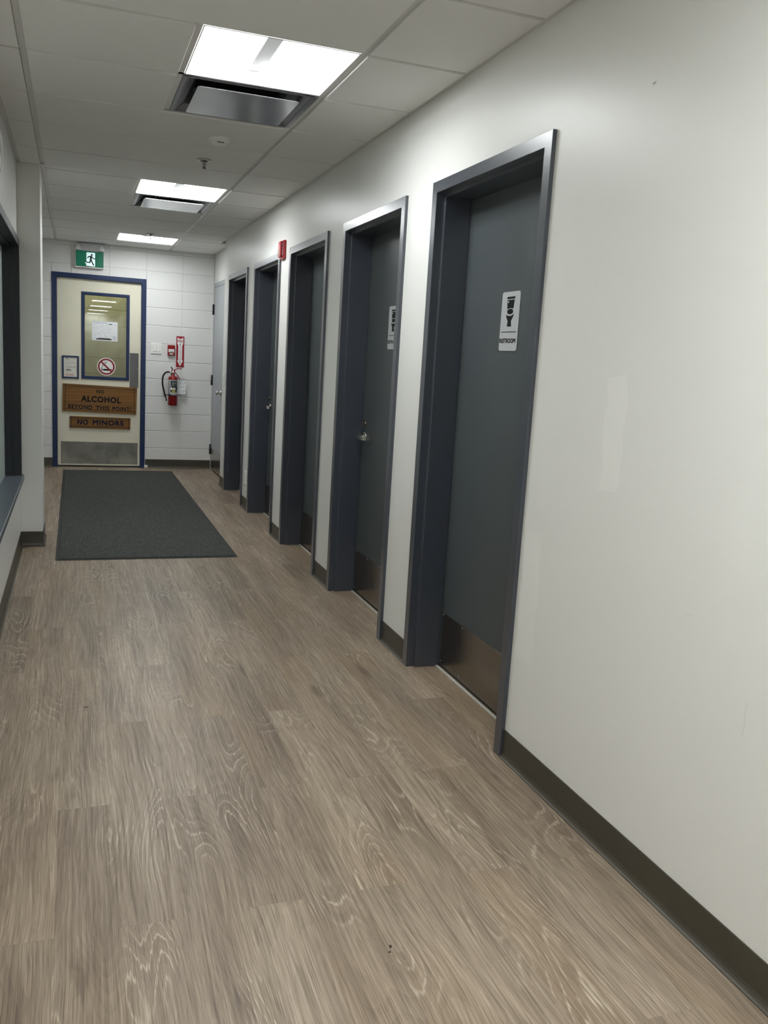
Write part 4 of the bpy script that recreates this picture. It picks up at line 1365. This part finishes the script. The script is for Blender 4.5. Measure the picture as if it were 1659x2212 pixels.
# inspection tag
fr = (Vector((1.1900, YB - 0.050, 0.9700)), UX, UZ, -UY)
e = empty('inspection_tag', (1.19, YB - 0.05, 0.888))
tag(e, 'white card inspection tag hanging behind the fire extinguisher', 'tag')
build('card', MB().plate([(-.045, -.083), (.046, -.082), (.046, .070), (.034, .082), (-.020, .082), (-.045, .060)], fr, 0.0, 0.001), 'paper', e)
mb = MB()
random.seed(5)
for i in range(9):
    v = 0.050 - i * 0.014
    u = -0.035
    while u < 0.036:
        l = random.uniform(0.004, 0.013)
        if random.random() < 0.6:
            mb.plate(rect(u, u + l, v, v + 0.005), fr, 0.001, 0.0013)
        u += l + 0.004
build('card_print', mb, 'print_grey', e)['kind'] = 'stuff'
mb = MB()
for u, v in ((.004, .066), (.030, .050), (-.012, .048), (.018, -.050)):
    mb.plate(rect(u, u + 0.007, v, v + 0.007), fr, 0.001, 0.0014)
build('card_marks', mb, 'print_dark', e)['kind'] = 'stuff'
build('tag_string', MB().tube([(1.1950, YB - 0.052, 1.046), (1.185, YB - 0.060, 1.062), (1.166, YB - 0.068, 1.075)], 0.0012, 6), 'label_white', e)

# ================================================================== THINGS ON THE RIGHT WALL
def restroom_sign(yc, label):
    fr = (Vector((LEAF_X - 0.0004, yc, 1.4610)), -UY, UZ, -UX)
    e = empty('restroom_sign', (LEAF_X, yc, 1.461))
    tag(e, label, 'sign', 'restroom door signs')
    w_, h_ = 0.1500, 0.2280
    build('panel', MB().plate(rrect(-w_ / 2, w_ / 2, 0, h_, 0.012, 6), fr, 0.0, 0.0022), 'brushed_sign', e)
    S = lambda u, v: ((u - 0.5) * w_, (1 - v) * h_)
    d0, d1 = 0.0022, 0.0027
    mb = MB()
    mb.plate([S(.285, .122), S(.285, .092), S(.31, .085), S(.73, .085), S(.715, .122)], fr, d0, d1)
    mb.plate([S(.30, .138), S(.705, .138), S(.665, .292), S(.62, .283), S(.50, .276), S(.38, .285), S(.335, .298)], fr, d0, d1)
    mb.plate(ell(S(.5, .335)[0], S(.5, .335)[1], 0.168 * w_, 0.047 * h_, 32), fr, d0, d1)
    mb.plate([S(.295, .372), S(.33, .392), S(.40, .405), S(.50, .410), S(.60, .404), S(.67, .388), S(.705, .368), S(.70, .405), S(.655, .445), S(.60, .482), S(.585, .495), S(.40, .495), S(.36, .465), S(.31, .425)], fr, d0, d1)
    mb.plate([S(.405, .495), S(.585, .495), S(.595, .54), S(.62, .575), S(.60, .586), S(.50, .59), S(.385, .586), S(.39, .54)], fr, d0, d1)
    build('toilet_symbol', mb, 'ink', e)
    build('symbol_dot', MB().plate(ell(S(.365, .172)[0], S(.365, .172)[1], 0.0050, 0.0032, 16), fr, d1, d1 + 0.0003), 'sign_white', e)
    build('divider_line', MB().plate(rect(S(.09, 0)[0], S(.90, 0)[0], S(0, .686)[1], S(0, .674)[1]), fr, d0, d1), 'ink', e)
    build('lettering', lettering(MB(), 'RESTROOM', fr, S(.47, 0)[0], S(0, .828)[1], d1, 0.0180, 0.1340, 0.040, 1.0), 'ink', e)
restroom_sign(DOORS[0] - 0.004, 'whole silver RESTROOM sign on the nearest slate door')
restroom_sign(DOORS[1] - 0.004, 'silver RESTROOM sign half hidden behind the frame of the second slate door')

# fire alarm strobe
e = empty('alarm_strobe', (XR, 6.5170, 2.10))
tag(e, 'red FIRE horn strobe on the wall between the third and fourth slate doors', 'fire alarm')
build('back_plate', MB().bbox(XR - 0.020, XR, 6.4490, 6.5770, 2.0980, 2.2330, 0.006, 3), 'alarm_red', e)
build('horn_body', MB().bbox(XR - 0.036, XR - 0.018, 6.4910, 6.5670, 2.1120, 2.2270, 0.008, 3), 'alarm_red', e)
ls = MB()
vs = [(XR - 0.035, 6.5120, 2.122), (XR - 0.035, 6.5670, 2.122), (XR - 0.035, 6.5670, 2.170), (XR - 0.035, 6.5120, 2.170),
      (XR - 0.043, 6.5250, 2.130), (XR - 0.043, 6.5570, 2.130), (XR - 0.040, 6.5570, 2.163), (XR - 0.040, 6.5250, 2.163)]
build('strobe_lens', ls.add(vs, [(0, 1, 5, 4), (1, 2, 6, 5), (2, 3, 7, 6), (3, 0, 4, 7), (4, 5, 6, 7), (3, 2, 1, 0)]), 'strobe_lens', e)
fs_ = build('text_strip', MB().bbox(XR - 0.0215, XR - 0.0195, 6.4570, 6.4880, 2.1150, 2.2220, 0.001, 1), 'alarm_dark_red', e)
fr = (Vector((XR - 0.0215, 6.4725, 2.11)), -UY, UZ, -UX)
for i, ch in enumerate('FIRE'):
    build('lettering', lettering(MB(), ch, fr, 0.0, 0.094 - i * 0.0225, 0.0005, 0.0165, 0.006 if ch == 'I' else 0.015, 0.03), 'sign_white', e)
# outlet between the fourth and fifth doors
e = empty('wall_outlet', (XR, 7.755, 0.217))
tag(e, 'white wall outlet low on the wall between the fourth and fifth slate doors', 'outlet')
build('plate', MB().bbox(XR - 0.007, XR, 7.7150, 7.7950, 0.2270, 0.3500, 0.003, 2), 'switch_white', e)
for zz in (0.264, 0.312):
    r = build('receptacle', MB().bbox(XR - 0.0095, XR - 0.006, 7.7380, 7.7720, zz - 0.016, zz + 0.016, 0.002, 1), 'switch_white', e)
    build('slot', MB().bbox(XR - 0.0100, XR - 0.0092, 7.7470, 7.7500, zz - 0.006, zz + 0.008, 0.0003, 1).bbox(XR - 0.0100, XR - 0.0092, 7.7600, 7.7630, zz - 0.006, zz + 0.008, 0.0003, 1), 'print_dark', r)
# single switch by the corner
e = empty('light_switch', (XR, 9.09, 1.075))
tag(e, 'single white switch seen edge-on past the fifth slate door', 'light switch')
build('plate', MB().bbox(XR - 0.007, XR, 9.0500, 9.1300, 1.0700, 1.1900, 0.003, 2), 'switch_white', e)
build('rocker', MB().bbox(XR - 0.012, XR - 0.006, 9.0740, 9.1060, 1.0960, 1.1640, 0.002, 1), 'switch_white', e)
# round fixture at the very left edge
e = empty('round_wall_fixture', (XL, 4.860, 2.215))
tag(e, 'round pale fixture high on the left wall, cut by the picture edge', 'wall fixture')
build('rim', MB().lathe([(0.070, 0.0), (0.098, 0.0), (0.100, 0.008), (0.092, 0.014), (0.080, 0.012), (0.074, 0.006)], (XL, 4.860, 2.300), 'x', 40), 'white_enamel', e)
build('face', MB().lathe([(0.0, 0.0), (0.078, 0.0), (0.078, 0.006), (0.0, 0.007)], (XL, 4.860, 2.300), 'x', 32), 'print_grey', e)

# ================================================================== FLOOR MAT AND CRUMBS
e = empty('floor_mat', (0.475, 8.03, 0.0))
tag(e, 'long dark charcoal floor mat lying before the far door', 'mat')
mx0, mx1, my0, my1 = -0.1180, 1.0680, 5.8420, 10.2300
build('rubber_border', MB().plate(rrect(mx0, mx1, my0, my1, 0.012, 4), (Vector((0, 0, 0)), UX, UY, UZ), 0.0006, 0.0035), 'mat_rubber', e)
build('carpet', MB().bbox(mx0 + 0.022, mx1 - 0.022, my0 + 0.022, my1 - 0.022, 0.003, 0.0085, 0.003, 2), 'mat_carpet', e)
def crumb(x, y, s, label):
    bm = bmesh.new()
    bmesh.ops.create_icosphere(bm, subdivisions=2, radius=1.0)
    random.seed(int(x * 1000))
    for v in bm.verts:
        k = random.uniform(0.75, 1.15)
        v.co = Vector((x + v.co.x * s[0] * k, y + v.co.y * s[1] * k, max(0.0002, s[2] * 0.8 + v.co.z * s[2] * k)))
    o = build('crumb', MB().bm(bm), 'crumb', None, (x, y, 0))
    tag(o, label, 'crumb', 'dark crumbs on the floor')
crumb(0.7155, 1.7370, (0.0032, 0.0048, 0.002), 'larger dark crumb on the planks at the bottom of the picture')
crumb(0.7070, 1.7190, (0.0030, 0.0026, 0.0012), 'smaller dark crumb just below the larger one on the planks')
crumb(0.0420, 3.362, (0.0110, 0.0018, 0.001), 'thin dark splinter on the planks left of centre')
